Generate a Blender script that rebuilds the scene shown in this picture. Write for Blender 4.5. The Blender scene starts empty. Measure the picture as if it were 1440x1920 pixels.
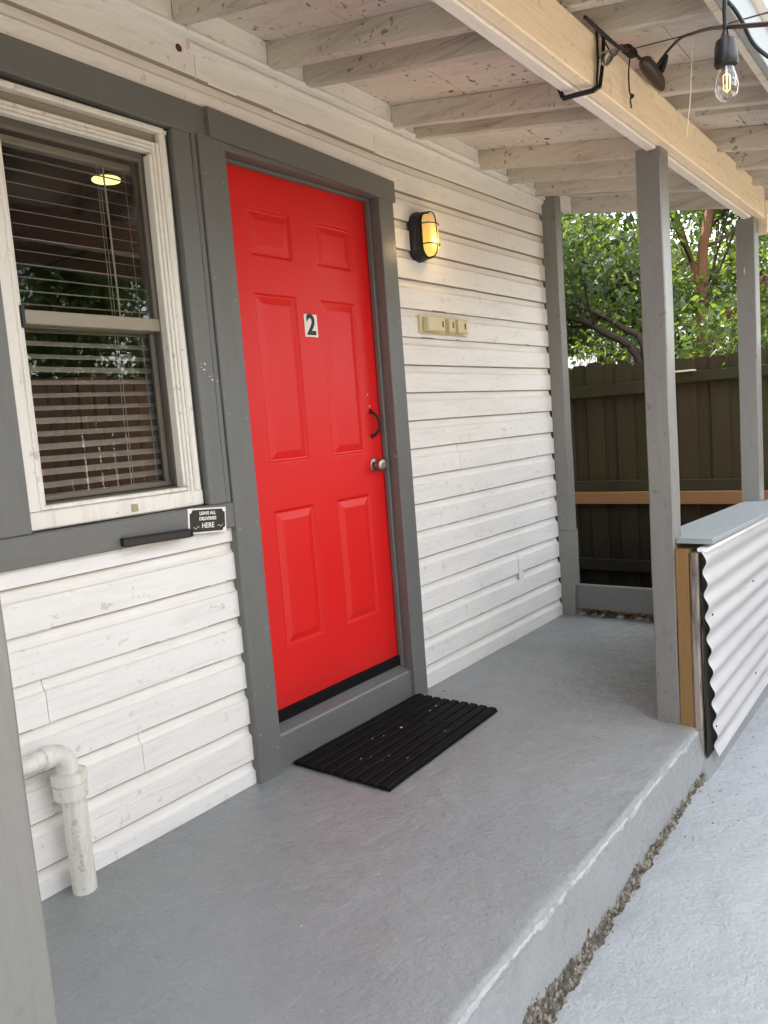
import bpy, bmesh, math, random
import numpy as np
from mathutils import Vector, Matrix, noise
random.seed(7); RNG = np.random.default_rng(7)
S = bpy.context.scene
COL = S.collection

# ------------------------------------------------------------------ camera
cam_data = bpy.data.cameras.new('camera'); cam = bpy.data.objects.new('camera', cam_data); COL.objects.link(cam)
cam_data.sensor_fit = 'VERTICAL'; cam_data.sensor_height = 36.0; cam_data.lens = 1455.437 / 1920 * 36
cam_data.clip_start = 0.02; cam_data.clip_end = 1000
_r = Vector((0.60935505, -0.78921951, -0.07628227)); _u = Vector((0.13354, 0.007319, 0.9910164)); _f = Vector((0.78157117, 0.61406758, -0.10985225))
_m = Matrix((_r, _u, -_f)).transposed().to_4x4(); _m.translation = Vector((-1.9676, -2.1003, 1.2539))
cam.matrix_world = _m; S.camera = cam

# ------------------------------------------------------------------ sky, sun, exposure
W = bpy.data.worlds.new('World'); S.world = W; W.use_nodes = True
wn = W.node_tree.nodes; wl = W.node_tree.links
sky = wn.new('ShaderNodeTexSky'); sky.sky_type = 'NISHITA'; sky.sun_disc = False
SUNV = Vector((0.06, 0.62, 0.78)).normalized()
sky.sun_elevation = math.asin(SUNV.z); sky.sun_rotation = math.atan2(SUNV.x, SUNV.y)
sky.air_density = 1.0; sky.dust_density = 2.0
tcw = wn.new('ShaderNodeTexCoord'); mpw = wn.new('ShaderNodeMapping'); mpw.inputs['Scale'].default_value = (1, 1, 2.2); wl.new(tcw.outputs['Generated'], mpw.inputs[0])
nzw = wn.new('ShaderNodeTexNoise'); nzw.inputs['Scale'].default_value = 2.6; nzw.inputs['Detail'].default_value = 7; nzw.inputs['Roughness'].default_value = .6; wl.new(mpw.outputs[0], nzw.inputs[0])
rpw = wn.new('ShaderNodeValToRGB'); rpw.color_ramp.elements[0].position = .38; rpw.color_ramp.elements[1].position = .58; wl.new(nzw.outputs['Fac'], rpw.inputs[0])
mxw = wn.new('ShaderNodeMix'); mxw.data_type = 'RGBA'; wl.new(rpw.outputs[0], mxw.inputs[0]); wl.new(sky.outputs[0], mxw.inputs[6]); mxw.inputs[7].default_value = (11.5, 11.6, 11.7, 1)
wl.new(mxw.outputs[2], wn['Background'].inputs[0]); wn['Background'].inputs[1].default_value = 0.12
sl = bpy.data.lights.new('sun', 'SUN'); sl.energy = 4.2; sl.angle = math.radians(0.5); sl.color = (1.0, 0.93, 0.82)
so = bpy.data.objects.new('sun', sl); COL.objects.link(so); so.rotation_euler = SUNV.to_track_quat('Z', 'Y').to_euler(); so.location = (0, 0, 10)
S.view_settings.view_transform = 'Standard'; S.view_settings.look = 'None'; S.view_settings.gamma = 1
S.view_settings.use_curve_mapping = False; S.view_settings.exposure = 2.15
S.cycles.max_bounces = 8; S.cycles.diffuse_bounces = 5; S.cycles.transparent_max_bounces = 12

# ------------------------------------------------------------------ materials
class N:
    def __init__(s, name):
        s.m = bpy.data.materials.new(name); s.m.use_nodes = True; s.t = s.m.node_tree
        s.n = s.t.nodes; s.l = s.t.links; s.b = s.n['Principled BSDF']; s.out = s.n['Material Output']
        s.geo = s.n.new('ShaderNodeNewGeometry').outputs['Position']
    def mapv(s, scale, src=None, rot=(0, 0, 0)):
        m = s.n.new('ShaderNodeMapping'); m.inputs['Scale'].default_value = scale; m.inputs['Rotation'].default_value = rot
        s.l.new(src or s.geo, m.inputs['Vector']); return m.outputs[0]
    def noise(s, vec, scale, detail=4, rough=.55, dist=0):
        n = s.n.new('ShaderNodeTexNoise'); n.inputs['Scale'].default_value = scale; n.inputs['Detail'].default_value = detail
        n.inputs['Roughness'].default_value = rough; n.inputs['Distortion'].default_value = dist; s.l.new(vec, n.inputs['Vector']); return n.outputs['Fac']
    def vor(s, vec, scale, feat='F1'):
        n = s.n.new('ShaderNodeTexVoronoi'); n.feature = feat; n.inputs['Scale'].default_value = scale; s.l.new(vec, n.inputs['Vector']); return n.outputs['Distance']
    def ramp(s, fac, a, b, ca=(0, 0, 0, 1), cb=(1, 1, 1, 1)):
        r = s.n.new('ShaderNodeValToRGB'); e = r.color_ramp.elements; e[0].position = a; e[1].position = b; e[0].color = ca; e[1].color = cb
        s.l.new(fac, r.inputs[0]); return r.outputs[0]
    def math(s, op, a, b=None, c=None):
        n = s.n.new('ShaderNodeMath'); n.operation = op
        for i, v in enumerate((a, b, c)):
            if v is None: continue
            if isinstance(v, (int, float)): n.inputs[i].default_value = v
            else: s.l.new(v, n.inputs[i])
        return n.outputs[0]
    def mix(s, fac, a, b, mode='MIX'):
        n = s.n.new('ShaderNodeMix'); n.data_type = 'RGBA'; n.blend_type = mode
        for i, v in ((0, fac), (6, a), (7, b)):
            if isinstance(v, (int, float)): n.inputs[i].default_value = v
            elif isinstance(v, tuple): n.inputs[i].default_value = (*v[:3], 1)
            else: s.l.new(v, n.inputs[i])
        return n.outputs[2]
    def sep(s, src=None):
        n = s.n.new('ShaderNodeSeparateXYZ'); s.l.new(src or s.geo, n.inputs[0]); return n.outputs
    def bump(s, h, strength=.3, dist=.01, prev=None):
        n = s.n.new('ShaderNodeBump'); n.inputs['Strength'].default_value = strength; n.inputs['Distance'].default_value = dist
        s.l.new(h, n.inputs['Height'])
        if prev: s.l.new(prev, n.inputs['Normal'])
        return n.outputs[0]
    def fin(s, col=None, rough=.5, normal=None, metal=0, spec=.5):
        if col is not None:
            if isinstance(col, tuple): s.b.inputs['Base Color'].default_value = (*col[:3], 1)
            else: s.l.new(col, s.b.inputs['Base Color'])
        if isinstance(rough, (int, float)): s.b.inputs['Roughness'].default_value = rough
        else: s.l.new(rough, s.b.inputs['Roughness'])
        if normal: s.l.new(normal, s.b.inputs['Normal'])
        s.b.inputs['Metallic'].default_value = metal; s.b.inputs['Specular IOR Level'].default_value = spec
        return s.m

def painted_wood(name, col, rough=.5, along=0, dirt=(.25, .2, .14), dirt_amt=.35, grain=.25, specks=0.0, crack=.0):
    """old paint over wood; grain runs along axis `along`"""
    k = N(name)
    sc = [22, 22, 22]; sc[along] = 1.6
    v = k.mapv(tuple(sc)); g = k.noise(v, 3, 6, .65, .6)
    big = k.noise(k.geo, 1.7, 4, .6); fine = k.noise(k.geo, 60, 4, .6)
    sc2 = [7, 7, 7]; sc2[along] = .9
    st = k.noise(k.mapv(tuple(sc2)), 2.2, 6, .7, .4)
    dm = k.ramp(st, .5, .78)
    dm = k.math('MULTIPLY', dm, dirt_amt)
    c = k.mix(k.ramp(big, .3, .75), tuple(x * .93 for x in col), col)
    c = k.mix(dm, c, dirt)
    c = k.mix(k.math('MULTIPLY', k.ramp(g, .56, .72), .45 * min(1, grain * 2.0)), c, tuple(x * .5 for x in col))
    if specks:
        sp = k.noise(k.mapv((1, 1, 1)), 30, 4, .6, .3)
        sp = k.ramp(sp, .615, .65); reg = k.ramp(k.noise(k.geo, 3.1, 2), .42, .55)
        c = k.mix(k.math('MULTIPLY', k.math('MULTIPLY', sp, reg), specks), c, (.05, .035, .025))
    if crack:
        sc3 = [14, 14, 14]; sc3[along] = 3
        cv = k.vor(k.mapv(tuple(sc3)), 3.2, 'DISTANCE_TO_EDGE')
        cm = k.math('MULTIPLY', k.math('SUBTRACT', 1, k.ramp(cv, 0, .02)), k.ramp(k.noise(k.geo, 4), .52, .6))
        c = k.mix(k.math('MULTIPLY', cm, crack), c, (.12, .1, .08))
    n1 = k.bump(g, min(1, grain * 1.6), .006); n2 = k.bump(fine, .25, .0015, n1); n3 = k.bump(k.noise(k.geo, 7, 3), .25, .01, n2)
    return k.fin(c, k.ramp(big, .2, .8, (rough - .08,) * 3 + (1,), (rough + .1,) * 3 + (1,)), n3)

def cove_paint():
    k = N('brown_groove_paint'); st = k.noise(k.mapv((1.1, 9, 9)), 3, 6, .7, .5); f = k.noise(k.geo, 50, 4)  # groove bands: pale low on the wall, streaky brown higher up
    z_ = k.sep()[2]; old = k.ramp(k.math('ADD', z_, k.math('MULTIPLY', k.noise(k.geo, 1.3), .5)), 1.25, 1.95)  # old: height mask, brings in the streaky brown higher up the wall
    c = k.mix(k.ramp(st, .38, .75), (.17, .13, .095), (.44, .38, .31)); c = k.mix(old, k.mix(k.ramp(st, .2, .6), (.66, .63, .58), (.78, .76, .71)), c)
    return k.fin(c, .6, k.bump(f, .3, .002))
def plain(name, col, rough=.5, metal=0, bump=0, bscale=80, spec=.5, var=.1):
    k = N(name); n = k.noise(k.geo, bscale, 4)
    c = k.mix(k.noise(k.geo, bscale * .12, 3), tuple(x * (1 - var) for x in col), tuple(min(1, x * (1 + var)) for x in col))
    return k.fin(c, rough, k.bump(n, bump, .002) if bump else None, metal, spec)

M = {}
M['siding'] = painted_wood('siding_paint', (.80, .785, .755), .48, 0, (.34, .30, .24), .22, .28, .25, .10)
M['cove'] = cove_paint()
k = N('dirt_and_shade_under_board_edge'); c = k.mix(k.ramp(k.math('ADD', k.sep()[2], k.math('MULTIPLY', k.noise(k.geo, 1.3), .5)), 1.1, 1.7), (.30, .26, .21), (.46, .40, .33)); M['grime_shade'] = k.fin(c, .9, None, 0, .1)  # lap line under each board: dirt and shade mixed into the colour
M['trim'] = painted_wood('grey_trim_paint', (.14, .145, .138), .42, 2, (.075, .07, .062), .3, .12)
M['trimh'] = painted_wood('grey_trim_paint_horizontal', (.14, .145, .138), .42, 0, (.075, .07, .062), .3, .12)
M['rafter'] = painted_wood('weathered_rafter_paint', (.62, .57, .50), .65, 1, (.24, .205, .17), .85, .9, .6)
M['ceil'] = painted_wood('ceiling_board_paint', (.74, .67, .60), .65, 1, (.40, .32, .26), .55, .5, .95)
M['beam'] = painted_wood('beam_whitewash', (.94, .79, .58), .5, 0, (.56, .42, .28), .25, .4, .2)
M['beam_in'] = painted_wood('beam_inner_paint', (.82, .76, .70), .55, 0, (.5, .42, .36), .35, .3)
M['post'] = painted_wood('post_paint', (.205, .205, .192), .40, 2, (.09, .08, .068), .3, .16, .35)
M['fascia'] = painted_wood('fascia_paint', (.28, .31, .325), .5, 0, (.12, .12, .11), .3, .15)

# red door paint
k = N('red_door_paint')
n = k.noise(k.mapv((30, 30, 4)), 3, 5, .6); f = k.noise(k.geo, 160, 3)
c = k.mix(k.noise(k.geo, 2.2, 3), (.62, .0075, .0075), (.68, .011, .010))
sp = k.math('MULTIPLY', k.ramp(k.noise(k.geo, 55, 2), .76, .79), .5); c = k.mix(sp, c, (.22, .012, .012)); X = k.sep()
gr = k.math('MULTIPLY', k.math('SUBTRACT', 1, k.ramp(k.math('ADD', X[2], k.math('MULTIPLY', k.noise(k.geo, 9, 5, .7), .25)), .28, .48)), .35); c = k.mix(gr, c, (.30, .02, .018))
vf = k.ramp(k.noise(k.mapv((40, 40, 3)), 2, 4, .6), .6, .8); c = k.mix(k.math('MULTIPLY', vf, .12), c, (.80, .05, .04))
M['red'] = k.fin(c, .42, k.bump(n, .18, .003, k.bump(f, .2, .001)), 0, .4)

# painted porch floor
def floor_mat(name, base, peb, rough):
    k = N(name)
    sw = k.noise(k.mapv((1, 1, 1), rot=(0, 0, .4)), 1.1, 3, .5, 1.5)
    warp = k.n.new('ShaderNodeVectorMath'); warp.operation = 'MULTIPLY_ADD'
    nz = k.n.new('ShaderNodeTexNoise'); nz.inputs['Scale'].default_value = 1.6; nz.inputs['Detail'].default_value = 2; k.l.new(k.geo, nz.inputs['Vector'])
    k.l.new(nz.outputs['Color'], warp.inputs[0]); warp.inputs[1].default_value = (.9, .9, .9); k.l.new(k.geo, warp.inputs[2])
    br = k.noise(k.mapv((9, 90, 9), warp.outputs[0], (0, 0, .7)), 1.3, 4, .6, .3)
    br2 = k.noise(k.mapv((60, 10, 9), warp.outputs[0], (0, 0, .2)), 1.1, 3, .6, .2)
    msk = k.ramp(k.noise(k.geo, 1.7, 2), .42, .6)
    brm = k.math('ADD', k.math('MULTIPLY', br, msk), k.math('MULTIPLY', br2, k.math('SUBTRACT', 1, msk)))
    pb = k.noise(k.geo, 75, 4, .6); lump = k.noise(k.geo, 9, 4, .6)
    c = k.mix(k.ramp(k.noise(k.geo, 1.3, 4, .6), .3, .7), tuple(x * .9 for x in base), tuple(x * 1.06 for x in base))
    c = k.mix(k.math('MULTIPLY', k.ramp(sw, .45, .7), .35), c, (base[0] * .98, base[1] * .99, base[2] * 1.05))
    st = k.ramp(k.noise(k.geo, 42, 3, .5), .75, .79); c = k.mix(k.math('MULTIPLY', st, .6), c, (.05, .045, .04))
    dm = k.ramp(k.noise(k.geo, 3.3, 6, .75), .58, .8); c = k.mix(k.math('MULTIPLY', dm, .22), c, (base[0] * .55, base[1] * .52, base[2] * .48))
    nn = k.bump(lump, .45, .03); wear = k.ramp(k.noise(k.geo, 2.3, 3, .6), .35, .7); nn = k.bump(k.math('MULTIPLY', brm, wear), .13 * (1 - peb * .6), .008, nn); nn = k.bump(pb, .25 + peb, .005 + .005 * peb, nn); nn = k.bump(k.noise(k.geo, 190, 3, .6), .15 + peb * .4, .003, nn)
    bl = k.ramp(k.noise(k.geo, 24, 5, .7), .50, .75); nn = k.bump(bl, .3, .006, nn)
    lg = k.ramp(k.noise(k.geo, .9, 5, .65, .8), .42, .66); c = k.mix(k.math('MULTIPLY', lg, .22), c, (base[0] * .62, base[1] * .61, base[2] * .60))
    dr = k.ramp(k.noise(k.geo, 21, 6, .8), .62, .68); c = k.mix(k.math('MULTIPLY', k.math('MULTIPLY', dr, k.ramp(k.noise(k.geo, 1.6, 2), .5, .6)), .4), c, (.10, .098, .09))
    yy = k.sep()[1]; ft = k.math('MULTIPLY', k.ramp(k.math('ADD', yy, k.math('MULTIPLY', k.noise(k.geo, 14, 5, .7), .10)), .02, .075), .55); c = k.mix(ft, c, (.10, .09, .075))
    scf = k.math('MULTIPLY', k.ramp(k.noise(k.mapv((3, 30, 3), None, (0, 0, .9)), 2.4, 5, .8), .66, .72), k.ramp(k.noise(k.geo, 1.2), .5, .62)); c = k.mix(k.math('MULTIPLY', scf, .35), c, (.12, .115, .11))
    r = k.ramp(k.noise(k.geo, 5, 4), .3, .7, (rough - .07,) * 3 + (1,), (rough + .12,) * 3 + (1,))
    return k, c, nn, r
k, c, nn, r = floor_mat('grey_floor_paint', (.255, .268, .270), .10, .34)
X = k.sep()
# worn light line on the slab edge, bare aggregate at the foot of the step
wob = k.math('MULTIPLY', k.math('SUBTRACT', k.noise(k.geo, 9, 4, .7), .5), .012)
ed = k.math('ABSOLUTE', k.math('ADD', k.math('ADD', X[1], 1.222), wob))
wid = k.math('MULTIPLY', k.noise(k.geo, 4, 3), .0042)
em = k.math('MULTIPLY', k.math('LESS_THAN', ed, wid), k.math('GREATER_THAN', X[2], -.03))
em = k.math('MULTIPLY', em, k.ramp(k.noise(k.geo, 30, 4), .3, .5))
c = k.mix(k.math('MULTIPLY', em, .6), c, (.50, .50, .51))
hx = k.math('MULTIPLY', k.math('SUBTRACT', .98, X[0]), .026)      # wider towards -x
hx = k.math('MINIMUM', hx, .05)
nb = k.math('MULTIPLY', k.math('SUBTRACT', k.noise(k.geo, 11, 6, .8), .42), .13)
lim = k.math('ADD', k.math('ADD', -.181, hx), nb)
raw = k.math('MULTIPLY', k.math('LESS_THAN', X[2], lim), k.math('LESS_THAN', X[0], 1.0))
ag = k.mix(k.ramp(k.noise(k.geo, 55, 5, .8), .42, .58), (.05, .043, .035), (.50, .44, .35))
ag = k.mix(k.math('MULTIPLY', k.ramp(k.vor(k.geo, 55), .35, .6), .7), ag, (.07, .06, .045))
c = k.mix(raw, c, ag)
nn = k.bump(k.math('MULTIPLY', raw, k.noise(k.geo, 45, 6, .8)), 1.0, .02, nn)
rr = k.math('MAXIMUM', r, k.math('MULTIPLY', raw, .9))
M['floor'] = k.fin(c, rr, nn)
k, c, nn, r = floor_mat('pale_slab_paint', (.365, .385, .40), .32, .42)
chip = k.math('MULTIPLY', k.ramp(k.noise(k.geo, 26, 5, .75), .60, .64), k.ramp(k.noise(k.geo, 1.9, 3), .5, .62))
X = k.sep(); near = k.ramp(k.math('ADD', X[1], k.math('MULTIPLY', k.noise(k.geo, 3), .25)), -1.30, -1.05)
chip2 = k.math('MULTIPLY', k.ramp(k.noise(k.geo, 60, 4, .7), .57, .62), k.ramp(X[0], .55, .95))
c = k.mix(k.math('MULTIPLY', chip, .5), c, (.15, .14, .13))
c = k.mix(k.math('MULTIPLY', chip2, k.math('MULTIPLY', near, .8)), c, (.09, .085, .08))
M['slab'] = k.fin(c, r, nn)
k = N('sandy_yard_ground'); c = k.mix(k.noise(k.geo, 3, 5), (.44, .385, .30), (.58, .52, .42)); M['yard'] = k.fin(c, .95, k.bump(k.noise(k.geo, 40, 4), .6, .02))
k = N('white_corrugated_metal'); c = k.mix(k.math('MULTIPLY', k.ramp(k.noise(k.mapv((2, 2, 12)), 2.2, 6, .75), .52, .78), .35), (.87, .87, .88), (.52, .50, .47))
c = k.mix(k.math('MULTIPLY', k.ramp(k.noise(k.geo, 60, 3), .70, .73), .7), c, (.2, .15, .1)); M['white_metal'] = k.fin(c, .36, k.bump(k.noise(k.geo, 8, 3), .15, .004))
M['white_frame'] = painted_wood('white_window_paint', (.78, .76, .70), .45, 2, (.30, .27, .21), .45, .08, .3, .3)
M['alu'] = plain('beige_window_metal', (.27, .24, .185), .45, .15, .2, 40, .5, .12)
M['sashdark'] = plain('brown_sash_metal', (.15, .13, .10), .45, .1, .15, 40, .5, .15)
M['alu_dark'] = plain('dark_window_track', (.10, .09, .075), .5, .1, .1, 40)
M['blind'] = plain('blind_slat_plastic', (.78, .74, .68), .45, 0, 0, 30, .4, .05)
M['black'] = plain('black_plastic', (.010, .009, .010), .42, 0, .1, 60)
M['rubber'] = plain('black_rubber', (.005, .005, .0055), .7, 0, .5, 150, .15)
M['blackmetal'] = plain('black_iron', (.012, .011, .011), .45, .3, .3, 90)
M['brownplug'] = plain('brown_plug_plastic', (.035, .018, .012), .5, 0, .1, 90)
M['nickel'] = plain('satin_nickel', (.36, .33, .29), .38, 1, .05, 60)
M['beige'] = plain('aged_beige_plastic', (.60, .54, .34), .5, 0, .2, 50, .4, .06)
M['pvc'] = painted_wood('painted_pipe_white', (.70, .68, .62), .45, 2, (.26, .22, .16), .55, .25, .25, .5)
M['interior'] = plain('dark_brown_room_wall', (.05, .036, .028), .8, 0, 0, 4, .2, .3)
M['white_print'] = plain('white_sign_print', (.78, .77, .72), .5, 0, 0, 30, .4, .03)
M['black_print'] = plain('black_sign_print', (.022, .020, .018), .5, 0, 0, 30, .4, .1)
M['tan'] = painted_wood('bare_tan_stud', (.24, .135, .045), .6, 2, (.12, .065, .025), .5, .4)
M['whitebrown'] = painted_wood('split_white_edge', (.30, .26, .22), .7, 2, (.015, .012, .01), 1.6, .6, .9)
M['bark'] = plain('grey_brown_bark', (.055, .042, .031), .85, 0, .6, 30, .2, .35)
M['orangebark'] = plain('orange_brown_bark', (.15, .075, .035), .7, 0, .4, 20, .2, .35)
M['concrete_bare'] = plain('bare_concrete_lump', (.26, .23, .18), .95, 0, 1.0, 60, .2, .6)
M['leaf_dry'] = plain('dry_leaf', (.09, .055, .03), .8, 0, 0, 30, .2, .4)
M['chip_white'] = plain('white_paint_chip', (.6, .57, .52), .7, 0, 0, 30, .2, .2)
M['stucco'] = plain('pale_stucco', (.74, .73, .70), .9, 0, .3, 30, .2, .05)
M['shingle'] = plain('grey_shingle', (.12, .115, .11), .9, 0, .6, 20, .2, .3)
M['tape'] = plain('tan_patch', (.35, .30, .20), .7)
M['rust'] = plain('rust_hole', (.10, .018, .008), .8)
M['silver'] = plain('bright_wire', (.5, .48, .45), .35, .9)
M['soil'] = plain('dark_soil', (.02, .016, .011), .95, 0, .8, 25, .2, .5)  # one even, very dark brown for side yard ground and sheet backing
M['twine'] = plain('pale_twine', (.62, .54, .42), .8)

k = N('dark_glass'); k.b.inputs['Base Color'].default_value = (1, 1, 1, 1)
g1 = k.n.new('ShaderNodeBsdfGlossy'); g1.inputs['Roughness'].default_value = .015; g1.inputs['Color'].default_value = (1, 1, 1, 1)
t1 = k.n.new('ShaderNodeBsdfTransparent'); t1.inputs['Color'].default_value = (.80, .80, .78, 1)
fr = k.n.new('ShaderNodeFresnel'); fr.inputs['IOR'].default_value = 1.5
bn = k.bump(k.noise(k.geo, 2.0, 1), .02, .01); k.l.new(bn, g1.inputs['Normal'])
mx = k.n.new('ShaderNodeMixShader'); k.l.new(k.math('MULTIPLY', fr.outputs[0], .9), mx.inputs[0]); k.l.new(t1.outputs[0], mx.inputs[1]); k.l.new(g1.outputs[0], mx.inputs[2])
k.l.new(mx.outputs[0], k.out.inputs[0]); M['glass'] = k.m
k = N('bulb_glass'); k.n.remove(k.b)
g1 = k.n.new('ShaderNodeBsdfGlossy'); g1.inputs['Roughness'].default_value = .03
t1 = k.n.new('ShaderNodeBsdfTransparent'); t1.inputs['Color'].default_value = (.86, .84, .80, 1)
lw = k.n.new('ShaderNodeLayerWeight'); lw.inputs['Blend'].default_value = .35
mx = k.n.new('ShaderNodeMixShader'); k.l.new(k.math('ADD', k.math('MULTIPLY', lw.outputs['Facing'], .5), .06), mx.inputs[0]); k.l.new(t1.outputs[0], mx.inputs[1]); k.l.new(g1.outputs[0], mx.inputs[2])
k.l.new(mx.outputs[0], k.out.inputs[0]); M['bulb'] = k.m
def emit(name, col, st):
    k = N(name); k.b.inputs['Base Color'].default_value = (*col, 1); k.b.inputs['Emission Color'].default_value = (*col, 1); k.b.inputs['Emission Strength'].default_value = st; return k.m
M['filament'] = emit('filament', (1, .62, .25), .8)
M['ceillamp'] = emit('ceiling_lamp_glow', (1.0, .80, .22), 1.1)
k = N('amber_lamp_glass'); X = k.sep()
cc = k.ramp(k.math('DIVIDE', k.math('SUBTRACT', X[2], 2.01), .19), .0, 1, (1.0, .74, .14, 1), (.50, .30, .15, 1))
e = cc.node.color_ramp.elements.new(.38); e.color = (1.0, .58, .07, 1)
k.l.new(cc, k.b.inputs['Emission Color']); k.b.inputs['Emission Strength'].default_value = .21
k.b.inputs['Base Color'].default_value = (.36, .22, .10, 1); k.b.inputs['Roughness'].default_value = .2; M['amber'] = k.m

def leaf_mat(name, a, b, tr=(.22, .34, .03)):
    k = N(name); k.n.remove(k.b)
    oi = k.n.new('ShaderNodeNewGeometry'); rnd = oi.outputs['Random Per Island']
    c = k.mix(k.ramp(k.math('POWER', rnd, 1.8), 0, 1), a, b)
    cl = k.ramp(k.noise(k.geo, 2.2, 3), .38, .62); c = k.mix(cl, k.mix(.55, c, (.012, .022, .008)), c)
    d = k.n.new('ShaderNodeBsdfPrincipled'); d.inputs['Roughness'].default_value = .45; k.l.new(c, d.inputs['Base Color'])
    t = k.n.new('ShaderNodeBsdfTranslucent'); tc = k.mix(.5, c, tr); k.l.new(tc, t.inputs['Color'])
    mx = k.n.new('ShaderNodeMixShader'); mx.inputs[0].default_value = .42; k.l.new(d.outputs[0], mx.inputs[1]); k.l.new(t.outputs[0], mx.inputs[2])
    k.l.new(mx.outputs[0], k.out.inputs[0]); return k.m
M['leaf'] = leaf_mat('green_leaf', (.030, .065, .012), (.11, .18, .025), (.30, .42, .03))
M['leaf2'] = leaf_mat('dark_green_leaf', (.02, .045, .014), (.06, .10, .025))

def fence_mat(name, base, moss_shade):
    k = N(name); g = k.noise(k.mapv((25, 25, 1.5)), 2.5, 6, .7, .5)
    oi = k.n.new('ShaderNodeObjectInfo').outputs['Random']
    c = k.mix(g, tuple(x * .45 for x in base), tuple(x * 1.25 for x in base))
    c = k.mix(k.math('MULTIPLY', oi, .5), c, tuple(x * .6 for x in base))
    c = k.mix(k.math('MULTIPLY', k.ramp(k.noise(k.mapv((4, 4, .8)), 1.6, 5), .45, .65), moss_shade), c, (.030, .038, .010))
    if moss_shade: c = k.mix(k.math('MULTIPLY', k.math('SUBTRACT', 1, k.ramp(k.math('ADD', k.sep()[2], k.math('MULTIPLY', k.noise(k.geo, 2.5, 4), .5)), .25, 1.05)), .85), c, (.006, .005, .004))  # deep shade at the fence foot painted in, blacker toward the ground
    return k.fin(c, .9, k.bump(g, .6, .006), 0, .2)
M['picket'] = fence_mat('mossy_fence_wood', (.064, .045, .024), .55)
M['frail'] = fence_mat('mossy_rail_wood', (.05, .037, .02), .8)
M['redfence'] = fence_mat('warm_brown_fence_wood', (.12, .07, .05), .0)
k = N('new_lumber'); g = k.noise(k.mapv((9, 2.2, 26)), 2.0, 5, .6, 1.6)
w = k.n.new('ShaderNodeTexWave'); w.wave_type = 'RINGS'; w.inputs['Scale'].default_value = 3.0; w.inputs['Distortion'].default_value = 5; w.inputs['Detail'].default_value = 3; k.l.new(k.mapv((1, .35, 8)), w.inputs['Vector'])
c = k.mix(w.outputs['Fac'], (.20, .088, .03), (.28, .14, .055)); c = k.mix(k.math('MULTIPLY', g, .4), c, (.13, .055, .018))
M['newwood'] = k.fin(c, .6, k.bump(g, .2, .003))

# ------------------------------------------------------------------ helpers
def link(name, me, mats, parent=None):
    o = bpy.data.objects.new(name, me); COL.objects.link(o)
    if me and not me.materials:
        for m in (mats if isinstance(mats, (list, tuple)) else [mats]): me.materials.append(m)
    if parent:
        o.parent = parent
        if me and parent.get('_base') is not None: pass
    return o
def thing(name, label, cat, loc=(0, 0, 0), group=None):
    o = bpy.data.objects.new(name, None); COL.objects.link(o); o.location = loc; o.empty_display_size = .1
    o['label'] = label; o['category'] = cat
    if group: o['group'] = group
    return o
def wloc(p):
    v = Vector((0, 0, 0))
    while p: v += p.location; p = p.parent
    return v
def obj(name, bm, mat, parent=None, label=None, smooth=False):
    """mesh given in world coordinates, stored relative to its parent"""
    me = bpy.data.meshes.new(name)
    if parent:
        off = wloc(parent); bmesh.ops.translate(bm, verts=bm.verts[:], vec=-off)
    bm.to_mesh(me); bm.free()
    if smooth:
        for p in me.polygons: p.use_smooth = True
    if any(p.use_smooth for p in me.polygons): me.set_sharp_from_angle(angle=math.radians(38))
    o = link(name, me, mat, parent)
    if label: o['label'] = label
    return o
def tag(o, label, cat, group=None):
    o['label'] = label; o['category'] = cat
    if group: o['group'] = group
    return o
def box(lo, hi, bev=.002, bm=None, fn=None):
    b = bmesh.new(); bmesh.ops.create_cube(b, size=1)
    for v in b.verts: v.co = Vector([(lo[i] + hi[i]) / 2 + v.co[i] * (hi[i] - lo[i]) for i in range(3)])
    if bev: bmesh.ops.bevel(b, geom=b.edges[:], offset=bev, segments=1, affect='EDGES')
    if fn:
        for v in b.verts: v.co = Vector(fn(v.co))
    if bm is None: return b
    join(bm, b); return bm
def join(bm, b):
    vm = [bm.verts.new(v.co) for v in b.verts]; b.verts.index_update()
    for f in b.faces:
        try: nf = bm.faces.new([vm[v.index] for v in f.verts]); nf.material_index = f.material_index; nf.smooth = f.smooth
        except ValueError: pass
    b.free()
def extr(profile, axis, a, b, seg=8, jit=0.0, fn=None, bm=None, nscale=3.0, seed=0.0, mat=0):
    """profile: points in the other two axes; extruded along axis from a to b"""
    bb = bmesh.new(); rings = []
    oth = [i for i in range(3) if i != axis]
    cx = sum(p[0] for p in profile) / len(profile); cy = sum(p[1] for p in profile) / len(profile)
    for s in range(seg + 1):
        t = a + (b - a) * s / seg; ring = []
        for j, (p, q) in enumerate(profile):
            co = [0, 0, 0]; co[axis] = t; co[oth[0]] = p; co[oth[1]] = q
            if jit:
                nv = noise.noise_vector(Vector((co[0] * nscale + seed, co[1] * nscale * 4 + seed * 1.7, co[2] * nscale + seed * .3)) if axis != 1 else Vector((co[0] * nscale * 3 + seed, co[1] * nscale, co[2] * nscale * 3)))
                co[oth[0]] += nv[0] * jit; co[oth[1]] += nv[1] * jit
            if fn: co = fn(co)
            ring.append(bb.verts.new(co))
        rings.append(ring)
    n = len(profile)
    for s in range(seg):
        for j in range(n):
            bb.faces.new((rings[s][j], rings[s][(j + 1) % n], rings[s + 1][(j + 1) % n], rings[s + 1][j]))
    bb.faces.new(rings[0]); bb.faces.new(rings[-1][::-1])
    bmesh.ops.recalc_face_normals(bb, faces=bb.faces[:])
    for f in bb.faces: f.material_index = mat
    if bm is None: return bb
    join(bm, bb); return bm
def rect(p0, q0, p1, q1, c=.003):
    return [(p0 + c, q0), (p1 - c, q0), (p1, q0 + c), (p1, q1 - c), (p1 - c, q1), (p0 + c, q1), (p0, q1 - c), (p0, q0 + c)]
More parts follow.
